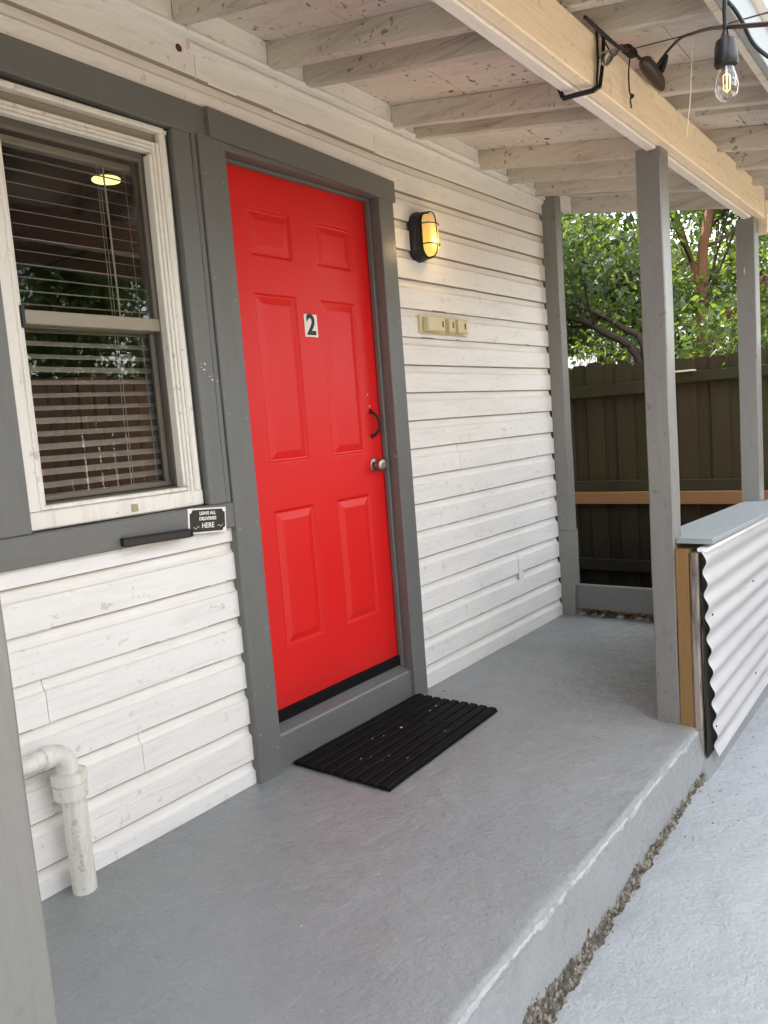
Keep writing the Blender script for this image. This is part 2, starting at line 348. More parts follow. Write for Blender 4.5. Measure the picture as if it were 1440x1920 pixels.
def lumber(name, lo, hi, axis, mat, parent=None, seg=10, jit=.0015, c=.003, fn=None, seed=None, label=None, bm=None):
    oth = [i for i in range(3) if i != axis]
    pr = rect(lo[oth[0]], lo[oth[1]], hi[oth[0]], hi[oth[1]], c)
    b = extr(pr, axis, lo[axis], hi[axis], seg, jit, fn, None, 3.0, random.random() * 50 if seed is None else seed)
    if bm is not None: join(bm, b); return None
    return obj(name, b, mat, parent, label)
def tube(pts, rad, seg=8, bm=None, cap=True, closed=False, mat=0):
    bb = bmesh.new(); P = [Vector(p) for p in pts]; n = len(P)
    R = rad if isinstance(rad, (list, tuple)) else [rad] * n
    up = Vector((0, 0, 1)); rings = []; px = None
    for i in range(n):
        if closed: d = P[(i + 1) % n] - P[i - 1]
        else: d = P[min(i + 1, n - 1)] - P[max(i - 1, 0)]
        d.normalize()
        if px is None: px = d.cross(up if abs(d.z) < .95 else Vector((1, 0, 0))).normalized()
        px = (px - d * px.dot(d)).normalized(); py = d.cross(px)
        rings.append([bb.verts.new(P[i] + (px * math.cos(2 * math.pi * k / seg) + py * math.sin(2 * math.pi * k / seg)) * R[i]) for k in range(seg)])
    m = n if closed else n - 1
    for i in range(m):
        a, b = rings[i], rings[(i + 1) % n]
        for k in range(seg): bb.faces.new((a[k], a[(k + 1) % seg], b[(k + 1) % seg], b[k])).smooth = True
    if cap and not closed: bb.faces.new(rings[0][::-1]); bb.faces.new(rings[-1])
    for f in bb.faces: f.material_index = mat
    if bm is None: return bb
    join(bm, bb); return bm
def smoothpts(pts, n=6):
    P = [Vector(p) for p in pts]; out = []
    for i in range(len(P) - 1):
        a = P[max(i - 1, 0)]; b = P[i]; c = P[i + 1]; d = P[min(i + 2, len(P) - 1)]
        for j in range(n):
            t = j / n; out.append(.5 * ((2 * b) + (c - a) * t + (2 * a - 5 * b + 4 * c - d) * t * t + (3 * b - a - 3 * c + d) * t ** 3))
    out.append(P[-1]); return out
def lathe(prof, axis_o, axis_d, seg=20, bm=None):
    """prof: (distance along axis, radius)"""
    o = Vector(axis_o); d = Vector(axis_d).normalized()
    bb = bmesh.new(); px = d.cross(Vector((0, 0, 1)) if abs(d.z) < .9 else Vector((1, 0, 0))).normalized(); py = d.cross(px); rings = []
    for t, r in prof: rings.append([bb.verts.new(o + d * t + (px * math.cos(2 * math.pi * k / seg) + py * math.sin(2 * math.pi * k / seg)) * max(r, 1e-5)) for k in range(seg)])
    for a, b in zip(rings, rings[1:]):
        for k in range(seg): bb.faces.new((a[k], a[(k + 1) % seg], b[(k + 1) % seg], b[k])).smooth = True
    bb.faces.new(rings[0][::-1]); bb.faces.new(rings[-1]); bmesh.ops.recalc_face_normals(bb, faces=bb.faces[:])
    if bm is None: return bb
    join(bm, bb); return bm
def grid_surf(fx, nu, nv):
    bb = bmesh.new(); vs = [[bb.verts.new(fx(i / nu, j / nv)) for j in range(nv + 1)] for i in range(nu + 1)]
    for i in range(nu):
        for j in range(nv): bb.faces.new((vs[i][j], vs[i + 1][j], vs[i + 1][j + 1], vs[i][j + 1])).smooth = True
    return bb
def struct(name, bm, mat, smooth=False):
    o = obj(name, bm, mat, None, None, smooth); o['kind'] = 'structure'; return o
def stuff(o): o['kind'] = 'stuff'; return o

# ================================================================== SETTING
bm = bmesh.new(); bmesh.ops.create_grid(bm, x_segments=1, y_segments=1, size=300); bmesh.ops.translate(bm, verts=bm.verts[:], vec=(0, 0, -.235)); struct('ground', bm, M['yard'])
# pale painted slab in front of the porch (two pours, joint at x = .947)
def slab(x0, x1, dz):
    def f(u, v):
        x = x0 + (x1 - x0) * u; y = -1.10 - 1.75 * v
        return (x, y, -.2 + dz + .006 * noise.noise(Vector((x * 1.3, y * 1.3, 2))) + .0025 * noise.noise(Vector((x * 9, y * 9, 0))))
    b = grid_surf(f, int((x1 - x0) * 40), 70)
    return b
o = struct('pavement_slab', slab(-5.0, .945, 0), M['slab'], True)
o = struct('pavement_slab', slab(.951, 2.9, -.006), M['slab'], True)
# porch floor slab, rounded edge, battered face down to the pavement
def floor_f(u, v):
    x = -7.0 + 9.51 * u
    yb = -1.255 - .033 * min(1.6, max(0, .9 - x))           # foot of the step
    e = .006 * noise.noise(Vector((x * 5, 1, 0))) + .003 * noise.noise(Vector((x * 23, 4, 0)))
    prof = [(.10, 0), (-1.0, 0)] + [(-1.0 - .2 * i / 6, 0) for i in range(1, 7)]
    if v <= .6:
        y = .10 - (1.30) * (v / .6); z = .0025 * noise.noise(Vector((x * 3, y * 3, 5)))
    else:
        t = (v - .6) / .4
        if t < .25:
            a = t / .25 * math.pi / 2; y = -1.20 - .025 * math.sin(a) - e * math.sin(a); z = -.025 * (1 - math.cos(a))
        else:
            q = (t - .25) / .75; y = -1.225 - e * (1 - q) + (yb + 1.225) * q; z = -.025 - .19 * q
            rgh = max(0, min(1, (q - .62) / .25)) * (1 if x < 1.0 else 0)
            y += rgh * (.016 * noise.noise(Vector((x * 17, z * 30, 3))) + .010 * noise.noise(Vector((x * 45, z * 60, 9))) + .01)
    if v <= .6: z += 0
    return (x, y, z)
struct('porch_floor', grid_surf(floor_f, 1000, 90), M['floor'], True)

# ================================================================== HOUSE
house = thing('house', 'white lap-sided house wall with grey trim, red door and window', 'house', (0, 0, 0))
seedn = 0
def siding(x0, x1, z0, e, tilt=None, ragged=0, raise_=0, L=False):
    y = random.uniform(-.001, .001); z0 += random.uniform(-.0012, .0012)
    pr = [(-.004 + y, z0 + .0035), (-.001 + y, z0), (.0118 + y, z0 - .001), (.0145, z0 + .001), (.0142, z0 + e + .004), (.0135, z0 + e + .004), (.0130, z0 + e - .002),
          (.0115 + y, z0 + e - .012), (.0095 + y, z0 + e - .025), (.003 + y, z0 + e - .036), (-.004 + y, z0 + e - .040)]
    def fn(c):
        x, yy, z = c
        if tilt: z += tilt(x)
        # every board bows a touch
        z += .0012 * math.sin(x * 2.1 + z0 * 9)
        if ragged and z < z0 + .01: z += ragged * noise.noise(Vector((x * 14, z0, 1))) - ragged * .5
        return (x, yy, z)
    bm = extr(pr, 0, x0, x1, max(4, int((x1 - x0) * 40)), .0009, fn, None, 5, random.random() * 90)
    zt_ = z0 + e - .0385
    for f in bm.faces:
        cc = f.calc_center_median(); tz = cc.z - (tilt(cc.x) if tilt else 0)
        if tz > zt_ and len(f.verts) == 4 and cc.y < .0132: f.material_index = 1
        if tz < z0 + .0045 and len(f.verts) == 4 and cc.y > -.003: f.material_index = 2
    return obj('siding_board', bm, [M['siding'], M['cove'], M['grime_shade']], house)
ZR = [.108 + .1286 * i for i in range(18)]
jointed_rows = []; siding(.885, 2.425, -.02, .128, None, .014)
for i, z in enumerate(ZR): jointed_rows.append((i, z))
def jointed(x0, x1, joints, *a):
    xs_ = [x0] + list(joints) + [x1]
    for q in range(len(xs_) - 1): siding(xs_[q] + (.001 if q else 0), xs_[q + 1] - (.001 if q < len(xs_) - 2 else 0), *a)
def up_tilt(x): return -.025 * (x - .9) if x < .9 else 0.0
JR = {2: 1.9, 7: 1.35, 9: 2.15, 14: 1.62, 5: 1.15}
for i, z in jointed_rows: jointed(.885, 2.425, [JR[i]] if i in JR else [], z, .1286)
jointed(-7.0, 2.425, [-.132, .832], 2.423, .165, up_tilt)
siding(-7.0, .885, 2.29, .133, up_tilt)
ZL = [.088 + .1336 * i for i in range(7)]
siding(-7.0, -.165, -.045, .133, None, .014)
for i, z in enumerate(ZL): jointed(-7.0, -.165, [-.905] if i == 3 else ([-.62] if i == 1 else []), z, .1336)
# crown strip and ledger under the rafters
ct = lambda c: (c[0], c[1], c[2] - .021 * (c[0] - .2))
pr = [(-.004, 2.522), (-.020, 2.527), (-.024, 2.540), (-.018, 2.552), (-.010, 2.556), (.004, 2.556), (.004, 2.522)]
obj('crown_strip', extr(pr, 0, -.16, 2.42, 60, .0015, ct, None, 9), M['siding'], house)
pr = [(-.010, 2.556), (-.034, 2.562), (-.038, 2.572), (-.034, 2.583), (.004, 2.583), (.004, 2.556)]
obj('crown_strip', extr(pr, 0, -3.0, 2.42, 80, .0015, ct, None, 9), M['siding'], house)
# wall core behind the boards, with door and window holes
bm = bmesh.new()
for lo, hi in (((-7, .0145, -.25), (-.86, .13, 2.8)), ((-.86, .0145, -.25), (-.27, .13, 1.04)), ((-.86, .0145, 2.25), (-.27, .13, 2.8)), ((-.27, .0145, -.25), (-.03, .13, 2.8)),
               ((-.03, .0145, 2.24), (.82, .13, 2.8)), ((.82, .0145, -.25), (2.425, .13, 2.8)), ((2.36, .13, -.25), (2.425, 6, 2.8)), ((-3, .0145 + 5.9, -.25), (2.36, 6, 2.8)), ((-3.1, .0145, -.25), (-3, 6, 2.8))):
    box(lo, hi, 0, bm)
obj('wall_core', bm, M['interior'], house)
bm = bmesh.new(); box((-3, .13, 2.5), (2.36, 5.9, 2.6), 0, bm); box((-3, .13, .12), (2.36, 5.9, .14), 0, bm); obj('room_lining', bm, M['interior'], house)
# main roof
bm = bmesh.new(); pts = [(-7.2, -.08, 2.82), (2.75, -.08, 2.82), (2.75, 3.0, 4.5), (-7.2, 3.0, 4.5), (2.75, 6.2, 2.75), (-7.2, 6.2, 2.75)]
vs = [bm.verts.new(p) for p in pts]; bm.faces.new((vs[0], vs[1], vs[2], vs[3])); bm.faces.new((vs[3], vs[2], vs[4], vs[5])); bm.faces.new((vs[1], vs[4], vs[2])); bm.faces.new((vs[0], vs[3], vs[5])); bm.faces.new((vs[0], vs[5], vs[4], vs[1]))
obj('roof', bm, M['shingle'], house)
for i in range(20):
    z = -.1 + i * .14
    obj('siding_board', box((2.428, .05, z), (2.440, 6.0, z + .137), .002), M['siding'], house)

# --- door frame and casings
def tquad(name, x0, x1, zl0, zl1, zr0, zr1, y0, y1, mat):
    def fn(c):
        t = (c[0] - x0) / (x1 - x0); s = (c[2]); return (c[0], c[1], (zl0 + (zr0 - zl0) * t) * (1 - s) + (zl1 + (zr1 - zl1) * t) * s)
    pr = [(y0, 0), (y1, 0), (y1, 1), (y0 + .003, 1), (y0, .97)]
    return obj(name, extr(pr, 0, x0, x1, 20, .0, fn), mat, house)
lumber('door_casing', (-.172, -.030, -.002), (-.056, .012, 2.262), 2, M['trim'], house, 30, .0018)
lumber('door_casing', (.798, -.030, -.002), (.900, .012, 2.232), 2, M['trim'], house, 30, .0018)
tquad('door_casing', -.126, .908, 2.258, 2.357, 2.222, 2.312, -.038, .010, M['trimh'])
lumber('door_jamb', (-.085, .0125, .0), (-.0585, .095, 2.234), 2, M['trim'], house, 12, .0006)
lumber('door_jamb', (.800, -.0285, .0), (.822, .095, 2.25), 2, M['trim'], house, 12, .0006)
lumber('door_jamb', (-.0555, -.026, 2.2335), (.80, .0945, 2.262), 0, M['trimh'], house, 12, .0006)
lumber('door_stop', (.787, .022, .15), (.7995, .047, 2.233), 2, M['trim'], house, 10, .0004)
lumber('door_stop', (-.050, .022, 2.220), (.787, .047, 2.233), 0, M['trimh'], house, 10, .0004)
# threshold: riser and sloping top
pr = [(-.012, -.01), (.095, -.01), (.095, .158), (.046, .154), (-.006, .134), (-.012, .126)]
obj('door_sill', extr(pr, 0, -.055, .7985, 20, .001), M['trimh'], house)
# --- door leaf with six sunk and raised panels
door = bpy.data.objects.new('door', None); COL.objects.link(door); door.parent = house; door.location = (0, .05, .2); door['label'] = 'red six-panel door'
X0, X1, Z0, Z1, YF = -.045, .7975, .199, 2.229, .05
cols = [(.092, .320), (.457, .682)]; rows = [(.425, .965), (1.143, 1.785), (1.915, 2.093)]
xs = [X0, cols[0][0], cols[0][1], cols[1][0], cols[1][1], X1]; zs = [Z0]
for a, b in rows: zs += [a, b]
zs.append(Z1)
bm = bmesh.new(); gv = {(i, j): bm.verts.new((x, YF, z)) for i, x in enumerate(xs) for j, z in enumerate(zs)}
for i in range(5):
    for j in range(7):
        if i in (1, 3) and j in (1, 3, 5): continue
        bm.faces.new((gv[i, j], gv[i + 1, j], gv[i + 1, j + 1], gv[i, j + 1]))
box((X0, YF + .022, Z0), (X1, YF + .044, Z1), 0, bm)
for a, b in (((X0, YF, Z0), (X0, YF + .03, Z1)), ((X1, YF, Z0), (X1, YF + .03, Z1))):
    v = [bm.verts.new(p) for p in ((a[0], a[1], a[2]), (a[0], b[1], a[2]), (a[0], b[1], b[2]), (a[0], a[1], b[2]))]; bm.faces.new(v)
obj('door_leaf', bm, M['red'], door)
for (xa, xb) in cols:
    for (za, zb) in rows:
        bm = bmesh.new(); rings = []
        for d, y in ((0, 0), (.003, .0005), (.010, .0075), (.015, .0085), (.019, .0070), (.040, .0010), (.044, .0)):
            rings.append([bm.verts.new(p) for p in ((xa + d, YF + y, za + d), (xb - d, YF + y, za + d), (xb - d, YF + y, zb - d), (xa + d, YF + y, zb - d))])
        for a, b in zip(rings, rings[1:]):
            for q in range(4): bm.faces.new((a[q], a[(q + 1) % 4], b[(q + 1) % 4], b[q]))
        bm.faces.new(rings[-1]); bmesh.ops.recalc_face_normals(bm, faces=bm.faces[:])
        for f in bm.faces:
            if f.normal.y > 0: bmesh.ops.reverse_faces(bm, faces=bm.faces[:]); break
        obj('door_panel', bm, M['red'], door)
# sweep
bm = extr(rect(.036, .156, .052, .200, .002), 0, -.045, .797, 16, .0015)
for x in (.16, .4, .63): lathe([(0, .004), (.002, .003)], (x, .036, .181), (0, -1, 0), 8, bm)
obj('door_sweep', bm, M['rubber'], door)
# pull handle
bm = bmesh.new(); pth = smoothpts([(.725, .046, 1.322), (.728, .030, 1.312), (.738, .018, 1.290), (.742, .014, 1.265), (.739, .018, 1.240), (.731, .030, 1.222), (.728, .046, 1.213)], 5)
n = len(pth); tube(pth, [.0055 + .0015 * math.sin(math.pi * i / (n - 1)) for i in range(n)], 8, bm)
for z in (1.322, 1.213): lathe([(0, .011), (.004, .011), (.008, .006)], (.726, .050, z), (0, -1, 0), 12, bm)
obj('pull_handle', bm, M['blackmetal'], door)
# knob: rose, neck, ball
bm = lathe([(0, .030), (.003, .030), (.006, .024), (.008, .014), (.014, .013), (.020, .020), (.027, .0265), (.038, .0285), (.048, .026), (.053, .019), (.0535, .008), (.052, .0)], (.726, .0498, 1.085), (0, -1, 0), 24)
obj('door_knob', bm, M['nickel'], door)

def text_bm(txt, size, origin, tilt=0, bold=0.0, depth=.0006, sx=1.0):
    """letters standing in the wall plane (x right, z up), facing -y"""
    cu = bpy.data.curves.new('lettering', 'FONT'); cu.body = txt; cu.size = size; cu.align_x = 'CENTER'; cu.align_y = 'CENTER'; cu.extrude = depth; cu.offset = bold; cu.resolution_u = 4
    to = bpy.data.objects.new('lettering', cu); COL.objects.link(to)
    dg = bpy.context.evaluated_depsgraph_get(); me = bpy.data.meshes.new_from_object(to.evaluated_get(dg)); bpy.data.objects.remove(to)
    b = bmesh.new(); b.from_mesh(me); bpy.data.meshes.remove(me)
    R = Matrix.Rotation(tilt, 4, 'Y'); 
    for v in b.verts: v.co = R @ Vector((v.co.x * sx, -v.co.z, v.co.y)) + Vector(origin)
    for f in b.faces: f.material_index = 1
    return b
bm = box((.350, .0475, 1.630), (.425, .0496, 1.719), .0004)
join(bm, text_bm('2', .112, (.3875, .0470, 1.6745), 0, .0035, .0006, .95))
obj('number_sticker', bm, [M['white_print'], M['black_print']], door, 'white sticker with a bold black 2')
# screw holes left in the paint
for x, z in ((.716, 1.395), (.724, 1.345)):
    obj('screw_plug', lathe([(0, .004), (.0015, .003)], (x, .0499, z), (0, -1, 0), 8), M['chip_white'], door)

# --- window trim
ht = lambda c: (c[0], c[1], c[2] - .018 * (c[0] + .134))
lumber('window_casing', (-2.2, -.022, 2.257), (-.1265, .012, 2.357), 0, M['trimh'], house, 30, .001, fn=ht)
lumber('window_casing', (-.2685, -.022, 1.034), (-.196, .012, 2.2565), 2, M['trim'], house, 20, .0012)
lumber('window_casing', (-.1945, -.0205, 1.034), (-.1725, .012, 2.2565), 2, M['trim'], house, 20, .0012)
lumber('window_casing', (-1.25, -.022, 1.034), (-.892, .012, 2.2565), 2, M['trim'], house, 20, .0012)
lumber('window_casing', (-2.2, -.026, .944), (-.1725, .012, 1.032), 0, M['trimh'], house, 30, .0012)
lumber('window_reveal', (-.272, .013, 1.04), (-.262, .10, 2.25), 2, M['trim'], house, 4, 0)
win = bpy.data.objects.new('window', None); COL.objects.link(win); win.parent = house; win.location = (-.56, .02, 1.05); win['label'] = 'double-hung window in a chipped white frame'
def wf(lo, hi, ax, nm='window_frame', mat='white_frame', jit=.0012, c=.004, seg=20): lumber(nm, lo, hi, ax, M[mat], win, seg, jit, c)
# outer white brickmould with a step, then inner lip
wf((-.892, .000, 2.238), (-.2755, .05, 2.252), 0, jit=.002, c=.003); wf((-.886, .024, 2.208), (-.2785, .05, 2.2375), 0, mat='alu', c=.002)
for q in range(3): wf((-.840, .008 + .008 * q, 2.1975 - .0095 * q), (-.320, .05, 2.2065 - .0095 * q), 0, c=.002, jit=.0005)
wf((-.890, .004, 1.036), (-.2755, .05, 1.088), 0)
wf((-.303, .000, 1.0885), (-.2775, .048, 2.237), 2, jit=.003, c=.006); wf((-.315, .008, 1.0885), (-.3035, .048, 2.206), 2, jit=.0004, c=.003); wf((-.327, .012, 1.0885), (-.3155, .048, 2.206), 2, jit=.0004, c=.003); wf((-.888, .002, 1.090), (-.846, .048, 2.237), 2, jit=.0022, c=.006); wf((-.8455, .010, 1.090), (-.832, .048, 2.206), 2, jit=.0006, c=.003)
wf((-.339, .018, 1.104), (-.3275, .052, 2.169), 2, c=.002); wf((-.8315, .018, 1.104), (-.822, .052, 2.169), 2, c=.002)
wf((-.8315, .014, 1.089), (-.329, .052, 1.102), 0, c=.003)
wf((-.8905, -.004, 2.238), (-.290, .010, 2.2555), 0, jit=.0025)
# metal tracks and sashes
wf((-.828, .053, 1.089), (-.816, .125, 2.19), 2, 'window_track', 'alu_dark', 0); wf((-.341, .053, 1.089), (-.329, .125, 2.19), 2, 'window_track', 'alu_dark', 0)
wf((-.8155, .053, 2.160), (-.341, .125, 2.188), 0, 'window_track', 'alu_dark', 0); wf((-.8155, .053, 1.089), (-.341, .125, 1.108), 0, 'window_track', 'alu_dark', 0)
def sash(y, z0, z1, r, top, bot):
    s = bpy.data.objects.new('sash', None)
    bm = bmesh.new()
    for lo, hi, ax in (((-.8150, y, z0 + bot), (-.8150 + r, y + .02, z1 - top), 2), ((-.3415 - r, y, z0 + bot), (-.3415, y + .02, z1 - top), 2), ((-.8150, y, z1 - top), (-.3415, y + .02, z1), 0), ((-.8150, y - .004, z0), (-.3415, y + .02, z0 + bot), 0)):
        lumber('', lo, hi, ax, None, bm=bm, seg=4, jit=.0005, c=.002)
        nf = len(bm.faces); bm.faces.ensure_lookup_table()
        for f in bm.faces:
            if not f.tag: f.tag = True; f.material_index = 0 if (ax == 0 and z0 > 1.5 and lo[2] < z0 + .001) else 1
    sp = obj('sash', bm, [M['alu'], M['sashdark']], win)
    obj('window_pane', box((-.8150 + r - .004, y + .008, z0 + bot - .004), (-.3415 - r + .004, y + .011, z1 - top + .004), 0), M['glass'], sp)
sash(.055, 1.618, 2.164, .012, .012, .040)
sash(.084, 1.110, 1.640, .016, .026, .016)
wf((-.832, .006, 1.600), (-.820, .03, 1.66), 2, 'sash_latch', 'black', 0, .002, 2)
for x, z, w in ((-.545, 1.060, .012), ): obj('paint_patch', box((x - w, .0015, z - .012), (x + w, .0045, z + .012), .001), M['tape'], win)

# ================================================================== BLIND AND ROOM LIGHT
blind = thing('window_blind', 'open white slatted blind hanging behind the window glass', 'blind', (-.58, .14, 2.17))
pr0 = obj('head_rail', box((-.85, .135, 2.145), (-.30, .17, 2.185), .003), M['blind'], blind)
b = box((-.86, -.0165, -.0006), (-.30, .0165, .0006), 0); 
me = bpy.data.meshes.new('slat')
for v in b.verts: v.co = Vector((v.co.x + .58, v.co.y, v.co.z + (.0016 - 10 * v.co.y ** 2)))
b.to_mesh(me); b.free(); me.materials.append(M['blind'])
for i in range(27):
    o = link('slat', me, M['blind'], blind); o.location = (0, .012, 2.118 - .0385 * i - 2.17)
    o.rotation_euler = (math.radians(16 + random.uniform(-3, 3)) if i < 13 else math.radians(27 + random.uniform(-5, 7)), math.radians(random.uniform(-.35, .35)), 0)
for x in (-.765, -.463, -.36):
    for d in (0, .010) if x == -.463 else (0,):
        obj('ladder_cord', tube([(x + d, .128, 2.15), (x + d, .128, 1.11)], .0009, 5), M['blind'], blind)
obj('tilt_wand', tube([(-.440, .126, 2.14), (-.437, .124, 1.62)], .0032, 6), M['blind'], blind)
cl = thing('ceiling_light', 'round yellow ceiling light glowing inside the dark room', 'light', (.27, 1.143, 2.49))
obj('lamp_ring', lathe([(0, .075), (.010, .078), (.012, .066)], (.27, 1.143, 2.499), (0, 0, -1), 28), M['black'], cl)
obj('lamp_disc', lathe([(0, .064), (.006, .064), (.010, .05)], (.27, 1.143, 2.4875), (0, 0, -1), 28), M['ceillamp'], cl)

# ================================================================== WALL ITEMS
# bulkhead lamp
lamp = thing('wall_lamp', 'black oval caged lamp glowing amber on the wall right of the door', 'lamp', (1.107, 0, 2.105))
def stadium(w, h, n=10):
    r = w / 2; s = h / 2 - r; P = []
    for i in range(n + 1): a = math.pi * i / n; P.append((r * math.cos(a), s + r * math.sin(a)))
    for i in range(n + 1): a = math.pi + math.pi * i / n; P.append((r * math.cos(a), -s + r * math.sin(a)))
    return P
LX, LZ = 1.107, 2.105
def shell(secs, name, mat, parent, smooth=False):
    bm = bmesh.new(); R = []
    for y, w, h in secs: R.append([bm.verts.new((LX + p, y, LZ + q)) for p, q in stadium(w, h)])
    for a, b in zip(R, R[1:]):
        for i in range(len(a)): f = bm.faces.new((a[i], a[(i + 1) % len(a)], b[(i + 1) % len(a)], b[i])); f.smooth = smooth
    bm.faces.new(R[0]); bm.faces.new(R[-1][::-1]); bmesh.ops.recalc_face_normals(bm, faces=bm.faces[:]); return obj(name, bm, mat, parent)
shell([(.004, .125, .225), (-.022, .125, .225), (-.036, .115, .215), (-.058, .112, .210), (-.062, .098, .196)], 'lamp_base', M['black'], lamp)
shell([(-.060, .092, .190), (-.080, .088, .186), (-.094, .076, .172), (-.102, .055, .150), (-.104, .02, .11)], 'lamp_glass', M['amber'], lamp, True)
bm = bmesh.new()
tube([(LX + p, -.066, LZ + q) for p, q in stadium(.104, .204)], .0035, 6, bm, closed=True)
tube(smoothpts([(LX, -.060, LZ + .103), (LX, -.092, LZ + .098), (LX, -.110, LZ + .06), (LX, -.112, LZ - .06), (LX, -.092, LZ - .098), (LX, -.060, LZ - .103)], 4), .0028, 6, bm)
for dz in (-.045, .045): tube(smoothpts([(LX - .052, -.060, LZ + dz), (LX - .048, -.092, LZ + dz), (LX - .02, -.109, LZ + dz), (LX + .02, -.109, LZ + dz), (LX + .048, -.092, LZ + dz), (LX + .052, -.060, LZ + dz)], 4), .0028, 6, bm)
obj('lamp_cage', bm, M['blackmetal'], lamp)
pl = bpy.data.lights.new('lamp_bulb_light', 'POINT'); pl.energy = .4; pl.color = (1, .68, .32); pl.shadow_soft_size = .03
plo = bpy.data.objects.new('lamp_bulb_light', pl); COL.objects.link(plo); plo.parent = lamp; plo.location = (.01, -.135, -.03)

# old triple outlet block
ob = thing('outlet_block', 'old beige three-way socket block screwed to the siding under the lamp', 'socket', (1.26, 0, 1.70))
obj('back_plate', box((1.062, -.018, 1.668), (1.480, -.004, 1.752), .003), M['beige'], ob)
for x0, x1 in ((1.082, 1.225), (1.265, 1.315), (1.345, 1.425)):
    bm = box((x0, -.052, 1.676), (x1, -.0185, 1.744), .005); s = obj('socket_housing', bm, M['beige'], ob)
    obj('socket_slot', box((x1 - .028, -.0535, 1.697), (x1 - .018, -.0515, 1.725), .0005), M['black'], s)

# delivery sign
sg = thing('delivery_sign', 'small black sign with white lettering LEAVE ALL DELIVERIES HERE below the window', 'sign', (-.294, -.028, .985))
TL = math.radians(4.6)
def rotp(b, ang, o):
    R = Matrix.Rotation(ang, 4, 'Y')
    for v in b.verts: v.co = R @ (v.co - Vector(o)) + Vector(o)
    return b
O = (-.294, -.03, .985)
obj('sign_board', rotp(box((-.374, -.0315, .943), (-.214, -.0265, 1.027), .0008), TL, O), M['white_print'], sg)
w, h, c = .074, .037, .012; P = [(-w + c, -h), (w - c, -h), (w - c * .7, -h + c * .7), (w, -h + c), (w, h - c), (w - c * .7, h - c * .7), (w - c, h), (-w + c, h), (-w + c * .7, h - c * .7), (-w, h - c), (-w, -h + c), (-w + c * .7, -h + c * .7)]
bm = bmesh.new(); a = [bm.verts.new((O[0] + p, -.0325, O[2] + q)) for p, q in P]; b2 = [bm.verts.new((O[0] + p, -.0305, O[2] + q)) for p, q in P]
bm.faces.new(a); bm.faces.new(b2[::-1])
for i in range(len(P)): bm.faces.new((a[i], a[(i + 1) % 12], b2[(i + 1) % 12], b2[i]))
bmesh.ops.recalc_face_normals(bm, faces=bm.faces[:]); obj('sign_panel', rotp(bm, TL, O), M['black_print'], sg)
bm = bmesh.new()
for t, s, z, sx in (('LEAVE ALL', .0155, 1.0095, .95), ('DELIVERIES', .0155, .9915, .95), ('HERE', .0245, .9680, .92)): join(bm, rotp(text_bm(t, s, (O[0], -.0330, z), 0, .0004, .0004, sx), TL, O))
for sgn in (-1, 1): tube([(O[0] + sgn * (.038 + .0035 * i), -.0332, .964 + .0035 * math.sin(i * 1.1) + sgn * -.003) for i in range(8)], .0007, 5, bm)
for f in bm.faces: f.material_index = 0
obj('sign_lettering', bm, M['white_print'], sg)

# black bracket shelf beside the sign
sh = thing('wall_bracket', 'flat glossy black plastic holder jutting out just left of the delivery sign', 'holder', (-.5, -.04, .96))
bm = bmesh.new(); R = []
P = [(-.628, -.026), (-.628, -.044), (-.618, -.060), (-.400, -.070), (-.384, -.064), (-.380, -.050), (-.380, -.026)]
for z, s in ((.948, .90), (.952, 1), (.970, 1), (.974, .93)): R.append([bm.verts.new((-.504 + (x + .504) * (1 - (1 - s) * .06), -.026 + (y + .026) * s, z - .03 * (x + .504))) for x, y in P])
for a, b in zip(R, R[1:]):
    for i in range(len(P)): bm.faces.new((a[i], a[(i + 1) % len(P)], b[(i + 1) % len(P)], b[i]))
bm.faces.new(R[0]); bm.faces.new(R[-1][::-1]); bmesh.ops.recalc_face_normals(bm, faces=bm.faces[:])
obj('holder_body', bm, M['black'], sh)
obj('holder_lip', box((-.600, -.0665, .9775), (-.410, -.0585, .9805), .001, fn=lambda c: (c[0], c[1], c[2] - .03 * (c[0] + .504) - .0065)), M['black'], sh)

# waste pipe
pp = thing('waste_pipe', 'white painted plastic waste pipe with elbow at the foot of the wall', 'pipe', (-.892, -.062, 0))
PY = -.062
obj('pipe_length', lathe([(0, .0335), (.27, .0335), (.29, .034)], (-.8925, PY, -.005), (0, 0, 1), 28), M['pvc'], pp)
obj('coupling', lathe([(0, .034), (.001, .046), (.040, .047), (.041, .0435), (.046, .0435), (.047, .049), (.072, .048), (.076, .036)], (-.8985, PY, .285), (0, 0, 1), 28), M['pvc'], pp)
el = [(-.9005, PY, .345), (-.9005, PY, .372)] + [(-.9005 - .048 * (1 - math.cos(a)), PY, .372 + .048 * math.sin(a)) for a in [math.pi / 2 * i / 8 for i in range(1, 9)]] + [(-.962, PY, .4205)]
obj('elbow', tube(el, .0305, 24), M['pvc'], pp)
obj('pipe_length', lathe([(0, .0262), (.45, .0262)], (-.955, PY, .4205), (-1, 0, 0), 24), M['pvc'], pp)
bm = lathe([(0, .0325), (.016, .033), (.018, .030)], (-.950, PY, .4205), (-1, 0, 0), 24); obj('pipe_collar', bm, M['pvc'], pp)
bm = bmesh.new()
for i in range(17):
    z = .03 + i * .0145 + random.uniform(-.002, .002); w = random.uniform(.0025, .0055); ang = -2.0 + random.uniform(-.09, .09)
    tube([(-.8925 + .0340 * math.cos(ang - .13), PY + .0340 * math.sin(ang - .13), z), (-.8925 + .0345 * math.cos(ang), PY + .0345 * math.sin(ang), z + w), (-.8925 + .0340 * math.cos(ang + .13), PY + .0340 * math.sin(ang + .13), z + .001)], .0016, 5, bm)
obj('paint_drip', bm, M['pvc'], pp)

